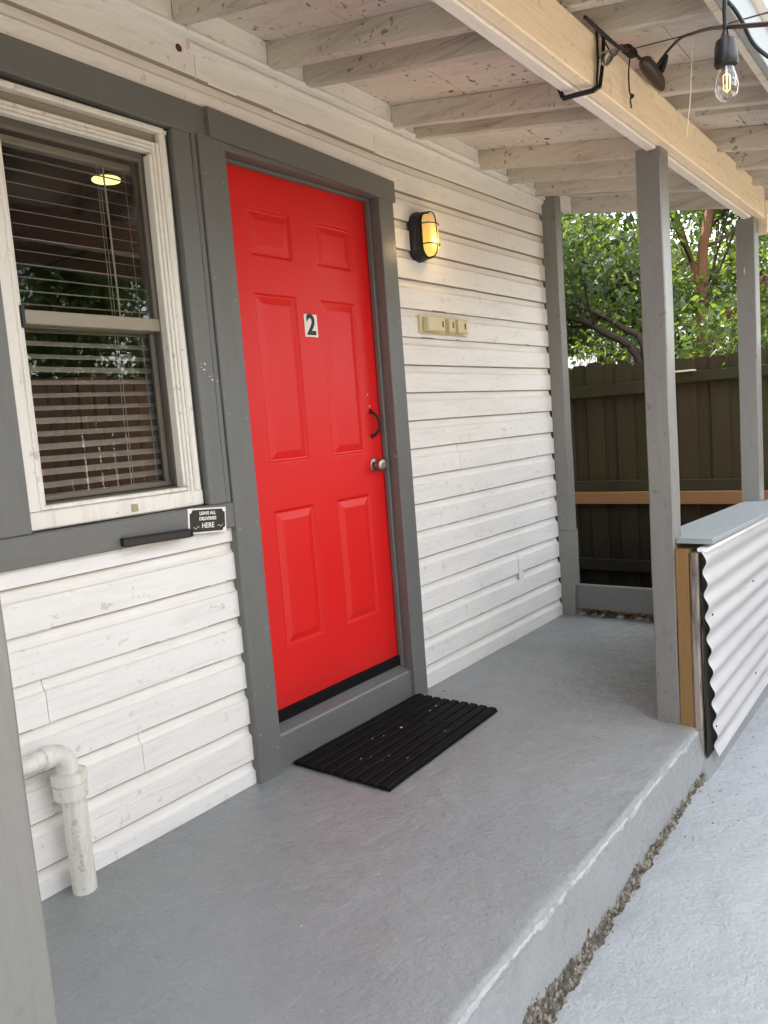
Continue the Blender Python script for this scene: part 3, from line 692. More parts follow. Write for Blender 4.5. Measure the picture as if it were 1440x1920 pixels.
# small outlet patch low on the siding
pt = thing('siding_patch', 'small white painted cover strip low on the siding near the far corner', 'patch', (1.9, -.01, .39))
obj('cover_strip', box((1.885, -.012, .335), (1.935, -.0045, .452), .002), M['siding'], pt)

# corner pilaster
pil = thing('corner_post', 'grey half post fixed where the siding ends at the far corner', 'post', (2.47, -.04, 0))
lumber('post_upper', (2.428, -.086, .532), (2.512, -.001, 2.52), 2, M['post'], pil, 24, .002)
lumber('post_lower', (2.426, -.091, .0), (2.516, -.001, .530), 2, M['post'], pil, 8, .002)

# ================================================================== PORCH POSTS
def make_post(x, label, loc_y=-1.155, h=2.19, seed=3.0, jit=.0028):
    t = thing('porch_post', label, 'post', (x, -1.11, 0), 'grey porch posts')
    lumber('post_shaft', (x, -1.152, -.003), (x + .092, -1.062, h), 2, M['post'], t, 60, jit, .004, seed=seed)
    return t
make_post(1.015, 'grey wooden porch post standing at the end of the white corrugated railing')
p2 = make_post(2.452, 'grey porch post farthest right, behind the grey railing cap, with a hook', seed=21, h=2.165)
bm = tube(smoothpts([(2.468, -1.10, 1.985), (2.458, -1.10, 1.975)], 2), .003, 6)
hk = obj('hook', tube(smoothpts([(2.452, -1.105, 1.925), (2.435, -1.105, 1.915), (2.432, -1.105, 1.895), (2.440, -1.105, 1.880), (2.450, -1.108, 1.888)], 4), .0028, 6), M['silver'], p2); bm.free()
make_post(-1.617, 'pale grey porch post cropped by the left edge, nearest the viewer', seed=40, jit=.0045)

# ================================================================== KICK BOARD at the far end
kb = tag(lumber('kick_board', (2.452, -1.06, .042), (2.490, -.0915, .192), 1, M['trimh'], None, 20, .002), 'dark grey board across the far end of the porch floor', 'board')
bm = bmesh.new()
for i in range(90):
    y = random.uniform(-1.04, -.12) ** 1; y = -1.04 + (random.random() ** 1.7) * .9; s = random.uniform(.006, .016)
    b = box((-s, -s * .6, -.0008), (s, s * .6, .0008), 0); R = Matrix.Rotation(random.uniform(0, 6), 4, 'Z') @ Matrix.Rotation(random.uniform(-.6, .6), 4, 'X')
    for v in b.verts: v.co = R @ v.co + Vector((random.uniform(2.41, 2.56), y, .010 + random.random() * .02))
    join(bm, b)
lf = stuff(obj('dead_leaves', bm, M['leaf_dry'])); lf['label'] = 'dead brown leaves caught under the board at the porch end'; lf['category'] = 'leaves'

# ================================================================== PORCH ROOF
roof = thing('porch_roof', 'white painted lean-to porch roof with exposed rafters over the door', 'porch roof', (0, -.8, 2.5))
SL = .190
def rb(x): return 2.577 - .033 * x           # rafter underside at y = -.03
def rfn(c):
    x, y, z = c; return (x, y, rb(x) + SL * (y + .03) + z)
rx = [-1.62, -.98, -.228, .19, .38, .933, 1.105, 1.675, 1.973, 2.294, 2.79]
for i, x in enumerate(rx):
    xr = x; pr = rect(xr, 0, xr + .038, .090, .002)
    sd = random.random() * 40
    b = extr(pr, 1, -1.555, -.032, 20, .0016, None, None, 3, sd)
    zoff = rb(x)
    yaw = random.uniform(-.004, .004)
    for v in b.verts:
        v.co.x += yaw * (v.co.y + .03) * 3; v.co.z = zoff + SL * (v.co.y + .03) + v.co.z
    obj('rafter', b, M['rafter'], roof)
# extra doubler under rafter c
# blocking between the rafters at the wall
ys = sorted(rx)
for a, b_ in zip(ys, ys[1:]):
    if b_ > 2.9: continue
    b = extr(rect(-.030, .002, .010, .097, .002), 0, a + .0385, b_ - .0005, 8, .001)
    for v in b.verts: v.co.z += rb(v.co.x)
    obj('blocking', b, M['siding'], roof)
# ceiling boards: sheets seen between the rafters, seams across
def ceilb(x0, x1, y0, y1, mat, t=.008):
    b = extr(rect(y0, .0905, y1, .0905 + t, .001), 0, x0, x1, 30, .0008)
    for v in b.verts: v.co.z += rb(v.co.x) + SL * (v.co.y + .03)
    return obj('ceiling_board', b, mat, roof)
yb = [-.001, -.42, -.86, -1.30, -1.62]
for i in range(4): ceilb(-2.0, 2.86, yb[i + 1] + .0015, yb[i] - .0015, M['ceil'])
b = extr(rect(-1.66, .101, .0, .115, .002), 0, -7.2, 2.90, 4, 0)
for v in b.verts: v.co.z += rb(v.co.x) + SL * (v.co.y + .03)
obj('roof_deck', b, M['shingle'], roof)
b = extr(rect(-1.66, .02, .0, .10, .002), 0, -7.2, -2.0, 4, 0)
for v in b.verts: v.co.z += rb(v.co.x) + SL * (v.co.y + .03)
obj('roof_deck', b, M['shingle'], roof)
bt = lambda c: (c[0], c[1], c[2] - .012 * (c[0] - 1))
lumber('beam', (-7.0, -1.182, 2.185), (2.56, -1.140, 2.336), 0, M['beam'], roof, 150, .002, .004, bt, 5)
lumber('beam', (-7.0, -1.138, 2.178), (2.56, -1.100, 2.322), 0, M['beam_in'], roof, 90, .0015, .003, bt, 9)
lumber('beam_end_block', (2.561, -1.190, 2.10), (2.66, -1.10, 2.26), 0, M['beam'], roof, 6, .003, .004, None, 12)
# strips beyond the beam, between rafters
b = extr(rect(1.30, .030, 1.335, .088, .002), 1, -1.50, -1.20, 10, .001)
for v in b.verts: v.co.z += rb(v.co.x) + SL * (v.co.y + .03)
obj('nailing_strip', b, M['rafter'], roof)
ft = lambda c: (c[0], c[1], c[2] - .033 * (c[0] - .4))
lumber('fascia', (-7.2, -1.600, 2.185), (2.9, -1.580, 2.290), 0, M['fascia'], roof, 40, .0015, .002, ft)
lumber('sub_fascia', (-3.2, -1.579, 2.190), (2.9, -1.556, 2.300), 0, M['rafter'], roof, 40, .0015, .002, ft)
lumber('drip_edge', (-3.2, -1.625, 2.2915), (2.9, -1.582, 2.345), 0, M['siding'], roof, 30, .001, .003, ft)

# ================================================================== RAILING
rl = thing('porch_railing', 'white corrugated metal railing with grey wooden cap beside the porch post', 'railing', (1.8, -1.2, 0))
zt = lambda x: .715 - .022 * (x - 1); zb = lambda x: -.135 + .03 * (x - 1)
RX0, RX1 = 1.0, 3.4
NW = 9.5
def cf(u, v):
    x = RX0 + (RX1 - RX0) * u; z = zb(x) + (zt(x) - .01 - zb(x)) * v
    ph = v * NW * 2 * math.pi
    y = -1.262 - .0078 * math.cos(ph) + .004 * noise.noise(Vector((x * 1.3, z * 2.5, 3))) - .004 * (1 - v)
    x2 = x + .004 * (1 - v) + (.0 if u > 0 else .0)
    return (x2 + .085 * (1 - v) * (1 - u), y + .0012 * noise.noise(Vector((x * 4, z * 4, 0))), z)
bm = grid_surf(cf, 60, 190)
sol = bmesh.ops.solidify(bm, geom=bm.faces[:], thickness=.0012)
o = obj('corrugated_sheet', bm, M['white_metal'], rl, None, True)
bm = bmesh.new()
for i in range(4):
    x = RX0 + .07 + (i % 2) * .62 + random.uniform(-.04, .04); v = (5 * (i // 2) + 1.5) / NW
    if v < 1: z = zb(x) + (zt(x) - zb(x)) * v; lathe([(0, .005), (.003, .0045), (.004, .002)], (x, -1.2735, z), (0, -1, 0), 8, bm)
obj('sheet_screw', bm, M['blackmetal'], rl)['kind'] = 'stuff'
bm = bmesh.new(); bmesh.ops.create_cube(bm, size=1); bm.free()
lumber('end_stud', (1.014, -1.205, -.0), (1.10, -1.154, .700), 2, M['tan'], rl, 16, .0015)
lumber('split_board', (1.010, -1.236, -.115), (1.055, -1.2065, .688), 2, M['whitebrown'], rl, 60, .006, .006, None, 2)
obj('backing_board', box((1.022, -1.2495, -.12), (3.4, -1.247, .685), 0), M['soil'], rl)
lumber('bottom_rail', (1.11, -1.235, -.10), (3.4, -1.20, -.01), 0, M['tan'], rl, 10, .001)
lumber('top_rail', (1.11, -1.235, .62), (3.4, -1.20, .69), 0, M['tan'], rl, 10, .001)
capf = lambda c: (c[0], c[1] - .010 * (c[0] - 1), c[2] - .022 * (c[0] - 1))
bm = bmesh.new()
pr = rect(-1.288, .722, -1.155, .742, .002)
b = extr(pr, 0, 1.035, 1.108, 3, .0005, capf); join(bm, b)
b = extr(rect(-1.288, .722, -1.06, .742, .002), 0, 1.109, 2.452, 30, .0008, capf); join(bm, b)
b = extr(rect(-1.288, .722, -1.153, .742, .002), 0, 2.4525, 3.4, 10, .0008, capf); join(bm, b)
k_ = obj('cap_board', bm, M['slabcap'] if 'slabcap' in M else M['fascia'], rl)
lumber('white_trim', (1.02, -1.275, .694), (3.4, -1.236, .7085), 0, M['white_metal'], rl, 20, .0006, .003, lambda c: (c[0], c[1], c[2] - .022 * (c[0] - 1)))

# ================================================================== DOORMAT
mat_ = thing('doormat', 'black ribbed rubber doormat in front of the red door', 'doormat', (.41, -.25, 0))
MX0, MX1, MY0, MY1 = .0, .822, -.022, -.486
def skew(c):
    t = (c[0] - MX0) / (MX1 - MX0); return (c[0], c[1] + t * .034 * (-(c[1]) / .486) , c[2] + .004 * max(0, noise.noise(Vector((c[0] * 4, c[1] * 6, 1)))))
obj('mat_base', extr(rect(MY1 + .004, .003, MY0 - .004, .009, .001), 0, MX0 + .006, MX1 - .006, 20, 0, skew), M['rubber'], mat_)
nr = 9; pitch = (MY0 - MY1) / nr
for i in range(nr):
    y1 = MY0 - pitch * i; y0 = y1 - pitch + .009
    pr = [(y0, .006), (y1, .006), (y1, .014), (y1 - .006, .0185), (y0 + .006, .0185), (y0, .014)]
    e = .006 * random.random()
    obj('mat_rib', extr(pr, 0, MX0 + e, MX1 - .006 * random.random(), 50, .0016, skew, None, 8, i), M['rubber'], mat_)
def bits(name, n, area, z, smin, smax, mat, label, cat, flat=.25):
    bm = bmesh.new()
    for i in range(n):
        x = random.uniform(area[0], area[1]); y = random.uniform(area[2], area[3]); s = random.uniform(smin, smax) * random.choice((.5, .7, 1))
        b = bmesh.new(); bmesh.ops.create_icosphere(b, subdivisions=1, radius=s)
        sc = Vector((random.uniform(.5, 1.6), random.uniform(.4, 1), flat)); R = Matrix.Rotation(random.uniform(0, 6), 4, 'Z')
        for v in b.verts:
            q = v.co * (1 + random.uniform(-.3, .3)); q = Vector((q.x * sc.x, q.y * sc.y, q.z * sc.z)); v.co = R @ q + Vector((x, y, z))
        join(bm, b)
    o = stuff(obj(name, bm, mat)); o['label'] = label; o['category'] = cat; return o
bits('leaf_bits', 20, (.05, .78, -.44, -.06), .0195, .002, .006, M['chip_white'], 'pale leaf crumbs and paint chips lying on the black doormat', 'debris')
bits('floor_grit', 70, (-.6, 2.3, -1.15, -.05), .001, .0012, .0032, M['black'], 'dark grit specks scattered on the grey porch floor', 'grit', .5)
bits('floor_chips', 22, (-.7, 1.0, -1.1, -.3), .001, .0012, .003, M['chip_white'], 'tiny white paint chips scattered on the grey porch floor', 'debris')
bm = bmesh.new()
for i in range(190):
    x = 1.0 - (random.random() ** .8) * 1.9; yb_ = -1.262 - .033 * min(1.6, max(0, .9 - x)); y = yb_ - abs(random.gauss(0, .006)) + .018; s = random.uniform(.0015, .0048)
    b = bmesh.new(); bmesh.ops.create_icosphere(b, subdivisions=1, radius=s)
    for v in b.verts: v.co = v.co * (1 + random.uniform(-.35, .35)) + Vector((x, y, -.199 + .4 * s + max(0, (y - yb_)) * 3))
    join(bm, b)
o = stuff(obj('crumbled_concrete', bm, M['concrete_bare'])); o['label'] = 'crumbled bare concrete along the foot of the porch step'; o['category'] = 'rubble'
bits('slab_grit', 130, (.45, 1.9, -1.45, -1.27), -.199, .0015, .004, M['black'], 'dark grit on the pale pavement beside the corrugated railing', 'grit', .5)

# ================================================================== STRING LIGHTS
st = thing('string_lights', 'black string light cable with clear bulb tied to the white beam', 'string lights', (.3, -1.4, 2.2))
bm = bmesh.new()
tube(smoothpts([(.256, -1.20, 2.345), (.345, -1.215, 2.325), (.47, -1.22, 2.322), (.56, -1.22, 2.342), (.655, -1.22, 2.345)]), .0055, 8, bm)
tube(smoothpts([(.789, -1.225, 2.369), (.699, -1.285, 2.361), (.522, -1.379, 2.312), (.352, -1.463, 2.241), (.093, -1.571, 2.128), (-.212, -1.679, 1.991), (-.337, -1.746, 1.928), (-.416, -1.805, 1.884), (-.576, -1.941, 1.791)]), .0042, 8, bm)
tube(smoothpts([(-.151, -1.606, 2.185), (-.234, -1.681, 2.043), (-.219, -1.697, 2.018), (-.205, -1.710, 1.991), (-.187, -1.724, 1.954), (-.171, -1.748, 1.925), (-.193, -1.808, 1.865)]), .0040, 8, bm)
obj('cable', bm, M['black'], st)
obj('stay_wire', tube([(.57, -1.205, 2.353), (.791, -1.153, 2.444)][:1] + [(.352, -1.463, 2.241), (-.243, -1.763, 1.977), (-.497, -1.932, 1.861)], .0017, 5), M['blackmetal'], st)
bm = bmesh.new(); tube([(.655, -1.22, 2.346), (.68, -1.222, 2.345), (.72, -1.224, 2.335), (.80, -1.226, 2.318), (.83, -1.226, 2.305)], [.008, .021, .024, .020, .010], 10, bm)
obj('plug_body', bm, M['brownplug'], st)
obj('plug_socket', tube([(.775, -1.226, 2.338), (.79, -1.235, 2.352), (.76, -1.258, 2.362), (.735, -1.272, 2.364)], [.015, .0155, .011, .007], 10), M['black'], st)
bm = bmesh.new()
for i in range(4):
    tube([(.548 + .014 * i + .012 * math.cos(a), -1.212 + .016 * math.sin(a), 2.348 + .018 * math.sin(a + 1.2)) for a in [2 * math.pi * j / 10 for j in range(10)]], .0028, 5, bm, closed=True)
tube(smoothpts([(.60, -1.205, 2.355), (.590, -1.20, 2.30), (.589, -1.20, 2.244), (.601, -1.20, 2.228), (.594, -1.20, 2.215), (.602, -1.20, 2.191)]), .0026, 5, bm)
tube(smoothpts([(.375, -1.20, 2.335), (.44, -1.21, 2.295), (.50, -1.21, 2.345), (.55, -1.21, 2.35)]), .0026, 5, bm)
tube(smoothpts([(.60, -1.20, 2.231), (.604, -1.205, 2.227), (.60, -1.20, 2.222)]), .005, 6, bm)
obj('tie_wire', bm, M['blackmetal'], st)
sk = obj('bulb_socket', lathe([(0, .005), (.012, .010), (.018, .018), (.030, .0205), (.046, .0215), (.060, .0225), (.064, .020)], (-.255, -1.6895, 1.966), (.0, .0, -1), 24), M['black'], st)
obj('socket_lead', tube([(-.262, -1.692, 2.03), (-.258, -1.690, 1.992), (-.255, -1.6895, 1.962)], .0045, 8), M['black'], st)
bl = obj('bulb', lathe([(0, .013), (.014, .0155), (.030, .0205), (.043, .0222), (.056, .0195), (.066, .0115), (.070, .003)], (-.255, -1.6895, 1.904), (0, 0, -1), 28), M['bulb'], st)
bm = bmesh.new()
tube([(-.255, -1.6895, 1.904), (-.255, -1.6895, 1.868)], .0016, 6, bm, mat=0)
for a in range(4):
    ax = -.255 + .006 * math.cos(a * 1.57 + .4); ay = -1.6895 + .006 * math.sin(a * 1.57 + .4)
    tube([(-.255, -1.6895, 1.888), (ax, ay, 1.884), (ax, ay, 1.858), (-.255, -1.6895, 1.852)], .0007, 5, bm, mat=1)
obj('filament', bm, [M['silver'], M['filament']], st)
tw = tag(obj('twine', tube(smoothpts([(.352, -1.463, 2.240), (.372, -1.450, 2.17), (.398, -1.436, 2.09), (.426, -1.415, 2.002)]), .0016, 5), M['twine']), 'thin pale twine dangling from the black string light cable', 'twine')
# strap round the beam
sp = thing('beam_strap', 'black wire strap looped around the white beam beside the cable knot', 'strap', (.36, -1.18, 2.25))
bm = bmesh.new()
loop = [(.364, -1.190, 2.362), (.366, -1.190, 2.273), (.348, -1.190, 2.190), (.325, -1.182, 2.176), (.300, -1.14, 2.170), (.290, -1.105, 2.168), (.29, -1.094, 2.20), (.31, -1.094, 2.33)]
tube(loop, .0040, 6, bm)
tube([(p[0] + .045 - .016 * i if i < 3 else p[0] + .008, p[1] - .004, p[2] + (.0 if i < 3 else -.003)) for i, p in enumerate(loop)], .0062, 6, bm)
obj('strap_wire', bm, M['blackmetal'], sp)
bm = bmesh.new()
for i in range(3): tube([(.385 + .045 * math.cos(a) + .006 * i, -1.205 - .006 * i, 2.275 + .018 * math.sin(a + .5 * i) + .45 * .045 * math.cos(a)) for a in [2 * math.pi * j / 12 for j in range(12)]], .0028, 5, bm, closed=True)
obj('twisted_wire', bm, M['silver'], sp)
bm = bmesh.new(); tube([(.40, -1.195, 2.33), (.405, -1.20, 2.372), (.402, -1.205, 2.395)], .0022, 5, bm); tube([(.41, -1.2, 2.345), (.47, -1.21, 2.372), (.53, -1.215, 2.392)], .0016, 5, bm)
obj('nail', bm, M['blackmetal'], sp)
rh = tag(obj('rust_spot', lathe([(0, .013), (.0015, .011)], (-.194, -.0052, 2.528), (0, -1, 0), 10), M['rust']), 'dark rusty hole in the white board above the window corner', 'hole')

# ================================================================== BACK FENCE
fence = thing('board_fence', 'dark mossy board fence beyond the far end of the porch', 'fence', (3.96, 0, -.2))
y = -4.0; i = 0
while y < 3.2:
    w = random.uniform(.128, .146); h = 1.60 + random.uniform(-.018, .02) + (.018 * noise.noise(Vector((y, 0, 0)))); x = 3.966 + (i % 2) * .019 + random.uniform(-.001, .001)
    tl = random.uniform(-.006, .006)
    b = bmesh.new(); c = .028
    P = [(y + .003, -.19), (y + w - .003, -.19), (y + w - .003, h - c), (y + w - .003 - c * .8, h), (y + .003 + c * .8, h), (y + .003, h - c)]
    a = [b.verts.new((x, p + tl * (q + .2), q)) for p, q in P]; d = [b.verts.new((x + .016, p + tl * (q + .2), q)) for p, q in P]
    b.faces.new(a[::-1]); b.faces.new(d)
    for j in range(6): b.faces.new((a[j], a[(j + 1) % 6], d[(j + 1) % 6], d[j]))
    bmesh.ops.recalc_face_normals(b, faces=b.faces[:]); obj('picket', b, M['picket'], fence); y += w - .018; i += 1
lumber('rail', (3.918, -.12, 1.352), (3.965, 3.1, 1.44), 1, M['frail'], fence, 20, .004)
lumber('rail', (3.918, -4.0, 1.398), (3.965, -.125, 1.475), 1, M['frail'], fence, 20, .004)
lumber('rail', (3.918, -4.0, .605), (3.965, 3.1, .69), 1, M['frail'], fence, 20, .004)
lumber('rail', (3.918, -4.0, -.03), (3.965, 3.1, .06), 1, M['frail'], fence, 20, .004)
lumber('new_rail', (3.878, -4.0, .512), (3.916, 3.1, .606), 1, M['newwood'], fence, 20, .0015, label='fresh orange lumber rail')
bm = bmesh.new(); bmesh.ops.create_cube(bm, size=1); bm.free()
bm = bmesh.new(); b = box((2.62, -3.9, -.3), (30, 14, -.212), 0); join(bm, b); struct('side_yard_soil', bm, M['soil'])
sc = tag(lumber('wood_scrap', (3.90, -.42, 1.476), (3.96, -.24, 1.49), 1, M['twine'], None, 4, .002), 'pale scrap of wood lying on the upper fence rail', 'wood scrap')
bits('fence_litter', 160, (2.7, 3.85, -1.0, 1.0), -.208, .004, .02, M['leaf_dry'], 'dead leaves on the dark ground before the board fence', 'leaves', .2)

# ================================================================== TREES
def branch(bm, tips, p, d, L, r, depth, rng, droop=.0, spread=.6):
    n = 6; pts = [p.copy()]; q = p.copy(); dd = d.copy()
    for i in range(n):
        dd = (dd + Vector(rng.normal(0, .09, 3)) + Vector((0, 0, .03 - droop))).normalized(); q = q + dd * L / n; pts.append(q.copy())
    r1 = r * .62
    tube(pts, [r + (r1 - r) * i / n for i in range(n + 1)], 6 if depth > 1 else 4, bm, cap=False, mat=1)
    if depth == 0: tips.append((pts, dd)); return
    if depth <= 1: tips.append((pts[2:], dd))
    for k in range(3 if depth > 1 else 4):
        j = rng.integers(2, n + 1); nd = (dd + Vector(rng.normal(0, spread, 3))).normalized()
        branch(bm, tips, pts[j], nd, L * rng.uniform(.55, .8), r1 * .7, depth - 1, rng, droop * 1.3, spread)
def leaves(tips, rng, per, size, spread, lim=None):
    P = []
    for pts, d in tips:
        a = np.array([list(p) for p in pts]); idx = rng.uniform(0, len(a) - 1.001, per); i0 = idx.astype(int); f = (idx - i0)[:, None]
        P.append(a[i0] * (1 - f) + a[i0 + 1] * f + rng.normal(0, spread, (per, 3)))
    P = np.concatenate(P); n = len(P)
    s = size * rng.uniform(.5, 1.5, n)
    d = rng.normal(0, 1, (n, 3)); d[:, 2] -= .35; d /= np.linalg.norm(d, axis=1)[:, None]
    t = rng.normal(0, 1, (n, 3)); t = t - (t * d).sum(1)[:, None] * d; t /= np.linalg.norm(t, axis=1)[:, None]; nn = np.cross(d, t)
    v = np.stack([P, P + d * s[:, None] * .45 + t * s[:, None] * .24 + nn * s[:, None] * .06, P + d * s[:, None], P + d * s[:, None] * .45 - t * s[:, None] * .24 + nn * s[:, None] * .06], 1).reshape(-1, 3)
    fc = np.arange(n * 4).reshape(n, 4)
    tri = np.concatenate([fc[:, [0, 1, 2]], fc[:, [0, 2, 3]]], 0)
    me = bpy.data.meshes.new('crown'); me.vertices.add(len(v)); me.vertices.foreach_set('co', v.astype(np.float32).ravel())
    me.loops.add(len(tri) * 3); me.loops.foreach_set('vertex_index', tri.ravel().astype(np.int32)); me.polygons.add(len(tri))
    me.polygons.foreach_set('loop_start', np.arange(0, len(tri) * 3, 3, dtype=np.int32)); me.polygons.foreach_set('loop_total', np.full(len(tri), 3, dtype=np.int32)); me.update(calc_edges=True); return me
def tree(label, base, stems, seed, leafm, barkm, per=26, size=.072, spread=.09, depth=3, lo=.40):
    rng = np.random.default_rng(seed); t = thing('tree', label, 'tree', base, 'trees beyond the fence'); tips = []
    bm = bmesh.new(); B = Vector(base)
    for pts, r in stems:
        P = smoothpts([B + Vector(p) for p in pts], 5); n = len(P)
        tube(P, [r * (1 - .55 * i / (n - 1)) for i in range(n)], 9, bm)
        for j in range(int(n * lo), n, 2):
            for _ in range(2):
                d = (P[min(j + 1, n - 1)] - P[j - 1]).normalized() + Vector(rng.normal(0, .7, 3)); branch(bm, tips, P[j], d.normalized(), rng.uniform(.7, 1.1), r * .30, depth - 1, rng, .03)
    obj('trunk', bm, [barkm, M['bark']], t)
    me = leaves(tips, rng, int(per * 1.45), size, spread); me.transform(Matrix.Translation(-B)); me.materials.append(leafm)
    c = bpy.data.objects.new('crown', me); COL.objects.link(c); c.parent = t
    return t, len(tips)
G = -.235
tree('crape myrtle with smooth orange trunk rising behind the fence between the two posts', (5.1, -.17, G), [([(0, 0, 0), (.0, -.02, 1.5), (.0, .0, 2.6), (0, -.07, 3.05), (.2, -.3, 4.6)], .062), ([(0.1, .05, 0), (.3, .12, 1.8), (.3, .12, 2.5), (.4, .45, 3.6)], .045), ([(0.05, -.05, 0), (.1, -.05, 1.9), (.1, -.35, 2.35), (.1, -1.0, 3.0)], .042)], 3, M['leaf'], M['orangebark'], 30, lo=.58)
tree('leafy tree with dark arching limbs leaning left behind the near fence', (4.9, .26, G), [([(0, 0, 0), (.0, .03, 1.75), (-.02, .38, 2.18), (.0, .74, 2.36), (.1, 1.3, 2.45)], .045), ([(0.03, 0, 0), (.0, .0, 1.85), (.02, .22, 2.20), (.05, .60, 2.50), (.3, 1.0, 3.4)], .036)], 5, M['leaf2'], M['bark'], 28, lo=.55)
tree('tall dense tree farthest left behind the fence', (7.6, 2.6, G), [([(0, 0, 0), (.1, -.1, 1.8), (.0, -.3, 3.0), (.2, -.3, 4.6)], .12), ([(0, 0, 0), (.2, -.6, 1.7), (.1, -1.1, 2.6), (.0, -1.3, 3.4)], .08)], 8, M['leaf'], M['bark'], 34, .06, .12)
tree('bushy tree at the far right behind the fence and last post', (6.6, -1.5, G), [([(0, 0, 0), (.1, .1, 1.6), (.0, .3, 2.6), (.2, .2, 3.8)], .09), ([(0, 0, 0), (.1, -.4, 1.7), (.2, -.9, 2.6), (.1, -1.1, 3.6)], .07)], 12, M['leaf2'], M['bark'], 30)
tree('low spreading tree added behind the house corner to shade the side yard', (4.6, 2.4, G), [([(0, 0, 0), (.0, -.1, 1.6), (-.2, -.4, 2.6), (-.3, -.6, 3.6)], .08), ([(0, 0, 0), (-.2, .1, 1.7), (-.8, -.1, 2.6), (-1.2, -.4, 3.3)], .07)], 15, M['leaf2'], M['bark'], 40, .07, .14)  # hidden by the house; put in to keep the side yard dark

tree('wide bushy tree farther back, filling the view between the two posts', (8.2, .9, G), [([(0, 0, 0), (.1, -.1, 1.5), (.0, -.2, 2.6), (.2, -.2, 3.9)], .10), ([(0, 0, 0), (.1, .5, 1.5), (.1, 1.0, 2.3), (.0, 1.3, 3.1)], .07), ([(0, 0, 0), (.1, -.6, 1.5), (.1, -1.2, 2.3), (.0, -1.8, 3.1)], .07)], 44, M['leaf2'], M['bark'], 34, .07, .13, lo=.30)
# neighbour's pale house behind the trees
nb = thing('neighbour_house', 'pale neighbouring house glimpsed in bright gaps behind the trees', 'house', (14, 4, G))
obj('wall', box((14, 1.6, G), (20, 9.5, 3.6), .01), M['stucco'], nb)
bm = bmesh.new(); vs = [bm.verts.new(p) for p in ((13.6, 1.2, 3.55), (20.4, 1.2, 3.55), (20.4, 9.9, 3.55), (13.6, 9.9, 3.55), (13.6, 5.5, 5.6), (20.4, 5.5, 5.6))]
for f in ((0, 1, 5, 4), (4, 5, 2, 3), (0, 4, 3), (1, 2, 5), (0, 3, 2, 1)): bm.faces.new([vs[i] for i in f])
obj('roof', bm, M['shingle'], nb)
for y in (3.0, 6.4):
    wdw = obj('window', box((13.97, y, 1.3), (14.0 - .001, y + 1.0, 2.6), .005), M['white_frame'], nb)
    obj('pane', box((13.955, y + .08, 1.38), (13.969, y + .92, 2.52), 0), M['alu_dark'], wdw)

# ================================================================== ACROSS THE YARD (seen only in the window's reflection)
yf = thing('yard_fence', 'warm brown vertical board fence across the yard', 'fence', (0, -6.4, G))
me0 = None
for i in range(90):
    x = -12 + i * .2
    if me0 is None:
        b = box((-.09, -.01, 0), (.09, .01, 2.35), .003); me0 = bpy.data.meshes.new('picket'); b.to_mesh(me0); b.free(); me0.materials.append(M['redfence'])
    o = link('picket', me0, M['redfence'], yf); o.location = (x, random.uniform(-.01, .01), random.uniform(-.02, .02))
tree('leafy tree across the yard behind the brown fence', (4.6, -9.6, G), [([(0, 0, 0), (.1, 0, 2.0), (0, .3, 3.6), (.3, .2, 5.2)], .15), ([(0, 0, 0), (.6, 0, 2.2), (1.2, .3, 3.6)], .1)], 21, M['leaf2'], M['bark'], 30, .12, .25)
tree('second leafy tree across the yard, nearer the road', (8.2, -10.5, G), [([(0, 0, 0), (.1, 0, 2.0), (0, .3, 3.4), (.3, .2, 4.8)], .15), ([(0, 0, 0), (-.8, 0, 2.2), (-1.4, .3, 3.6)], .1)], 22, M['leaf2'], M['bark'], 30, .12, .25)

yf2 = thing('yard_fence', 'unseen brown board fence added on the left to cut light', 'fence', (-6.2, 0, G))  # invented side fence, out of view, lowers the light from the left
for i in range(24):
    o = link('picket', me0, M['redfence'], yf2); o.location = (random.uniform(-.01, .01), -1.9 - i * .19, random.uniform(-.02, .02)); o.rotation_euler = (0, 0, math.pi / 2)  # boards of the added, unseen left fence

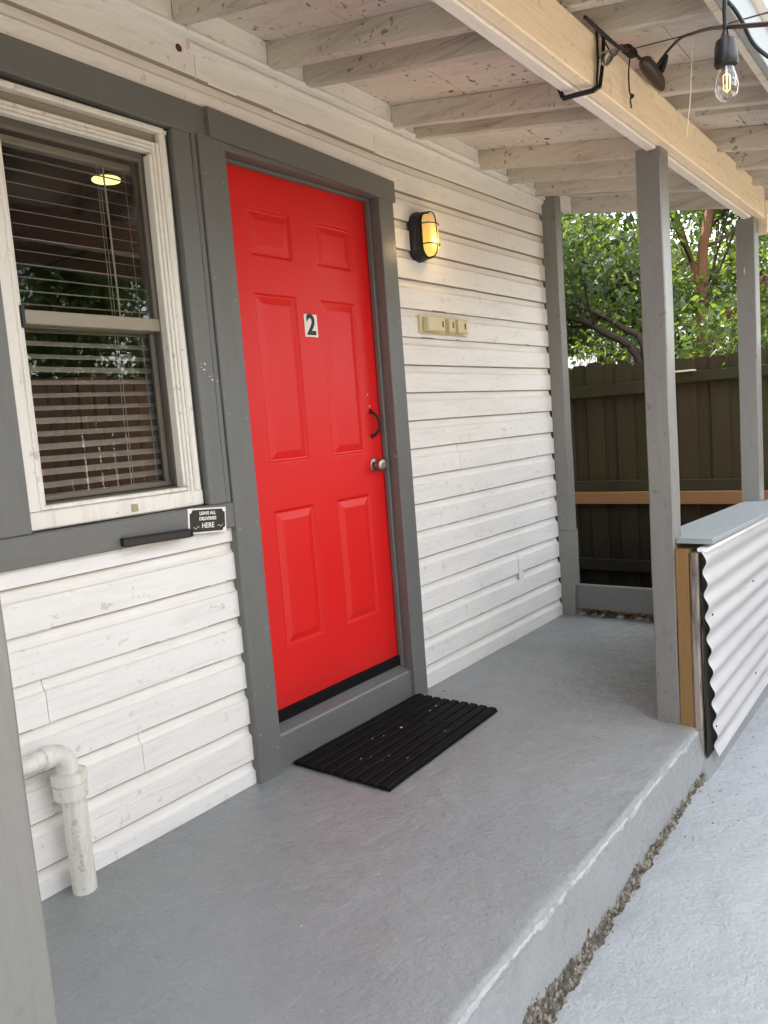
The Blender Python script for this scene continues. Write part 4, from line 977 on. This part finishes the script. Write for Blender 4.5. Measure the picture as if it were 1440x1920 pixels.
bm = bmesh.new()
def nail(x, y, z, r=.0032): lathe([(0, r), (.0008, r * .9)], (x, y, z), (0, -1, 0), 8, bm)
for z in ZR:
    for x in (.93, 1.34, 1.75, 2.16, 2.39): nail(x + random.uniform(-.02, .02), -.0048, z + .022 + random.uniform(-.004, .004))
for z in ZL:
    for x in (-.20, -.61, -.95): nail(x + random.uniform(-.02, .02), -.0048, z + .022)
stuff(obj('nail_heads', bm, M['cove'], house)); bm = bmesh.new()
for z in [.15 + .4 * i for i in range(6)]:
    for x in (-.155, -.075, .815, .885): nail(x + random.uniform(-.004, .004), -.0305, z + random.uniform(-.05, .05), .0035)
stuff(obj('nail_heads', bm, M['fascia'], house))
bm = bmesh.new()
def flake(cx, cz, y, n, spread, smin, smax):
    for i in range(n):
        x = cx + random.gauss(0, spread); z = cz + random.gauss(0, spread * .8); s_ = random.uniform(smin, smax); m = random.randint(5, 7); a0 = random.uniform(0, 6)
        P = [(x + s_ * random.uniform(.4, 1.3) * math.cos(a0 + 2 * math.pi * j / m) * 1.3, y, z + s_ * random.uniform(.3, 1.0) * math.sin(a0 + 2 * math.pi * j / m)) for j in range(m)]
        bb = bmesh.new(); f = bb.faces.new([bb.verts.new(p) for p in P]); r = bmesh.ops.extrude_face_region(bb, geom=[f])
        for v in r['geom']:
            if isinstance(v, bmesh.types.BMVert): v.co.y -= .0006
        bmesh.ops.recalc_face_normals(bb, faces=bb.faces[:]); join(bm, bb)
flake(-.235, 1.495, -.0225, 6, .010, .002, .006); flake(-.200, 1.455, -.0225, 5, .009, .0015, .004); flake(.792, 1.9, -.0005, 0, .01, .002, .004)
flake(-.11, .35, -.0305, 4, .03, .0012, .003); flake(.85, 1.2, -.0305, 5, .25, .0012, .003); flake(-1.0, 1.3, -.0225, 4, .05, .0015, .004)
stuff(obj('paint_flakes', bm, M['chip_white'], house))

tree('big unseen tree added left of the yard to block sky light', (-6.0, -4.6, G), [([(0, 0, 0), (.1, 0, 2.0), (0, .3, 3.6), (.3, .2, 5.2)], .15), ([(0, 0, 0), (.6, .3, 2.2), (1.0, .9, 3.4)], .1), ([(0, 0, 0), (.3, -.8, 2.2), (.5, -1.6, 3.4)], .1)], 31, M['leaf2'], M['bark'], 30, .14, .3)  # invented tree out of view, dims the sky light from the left
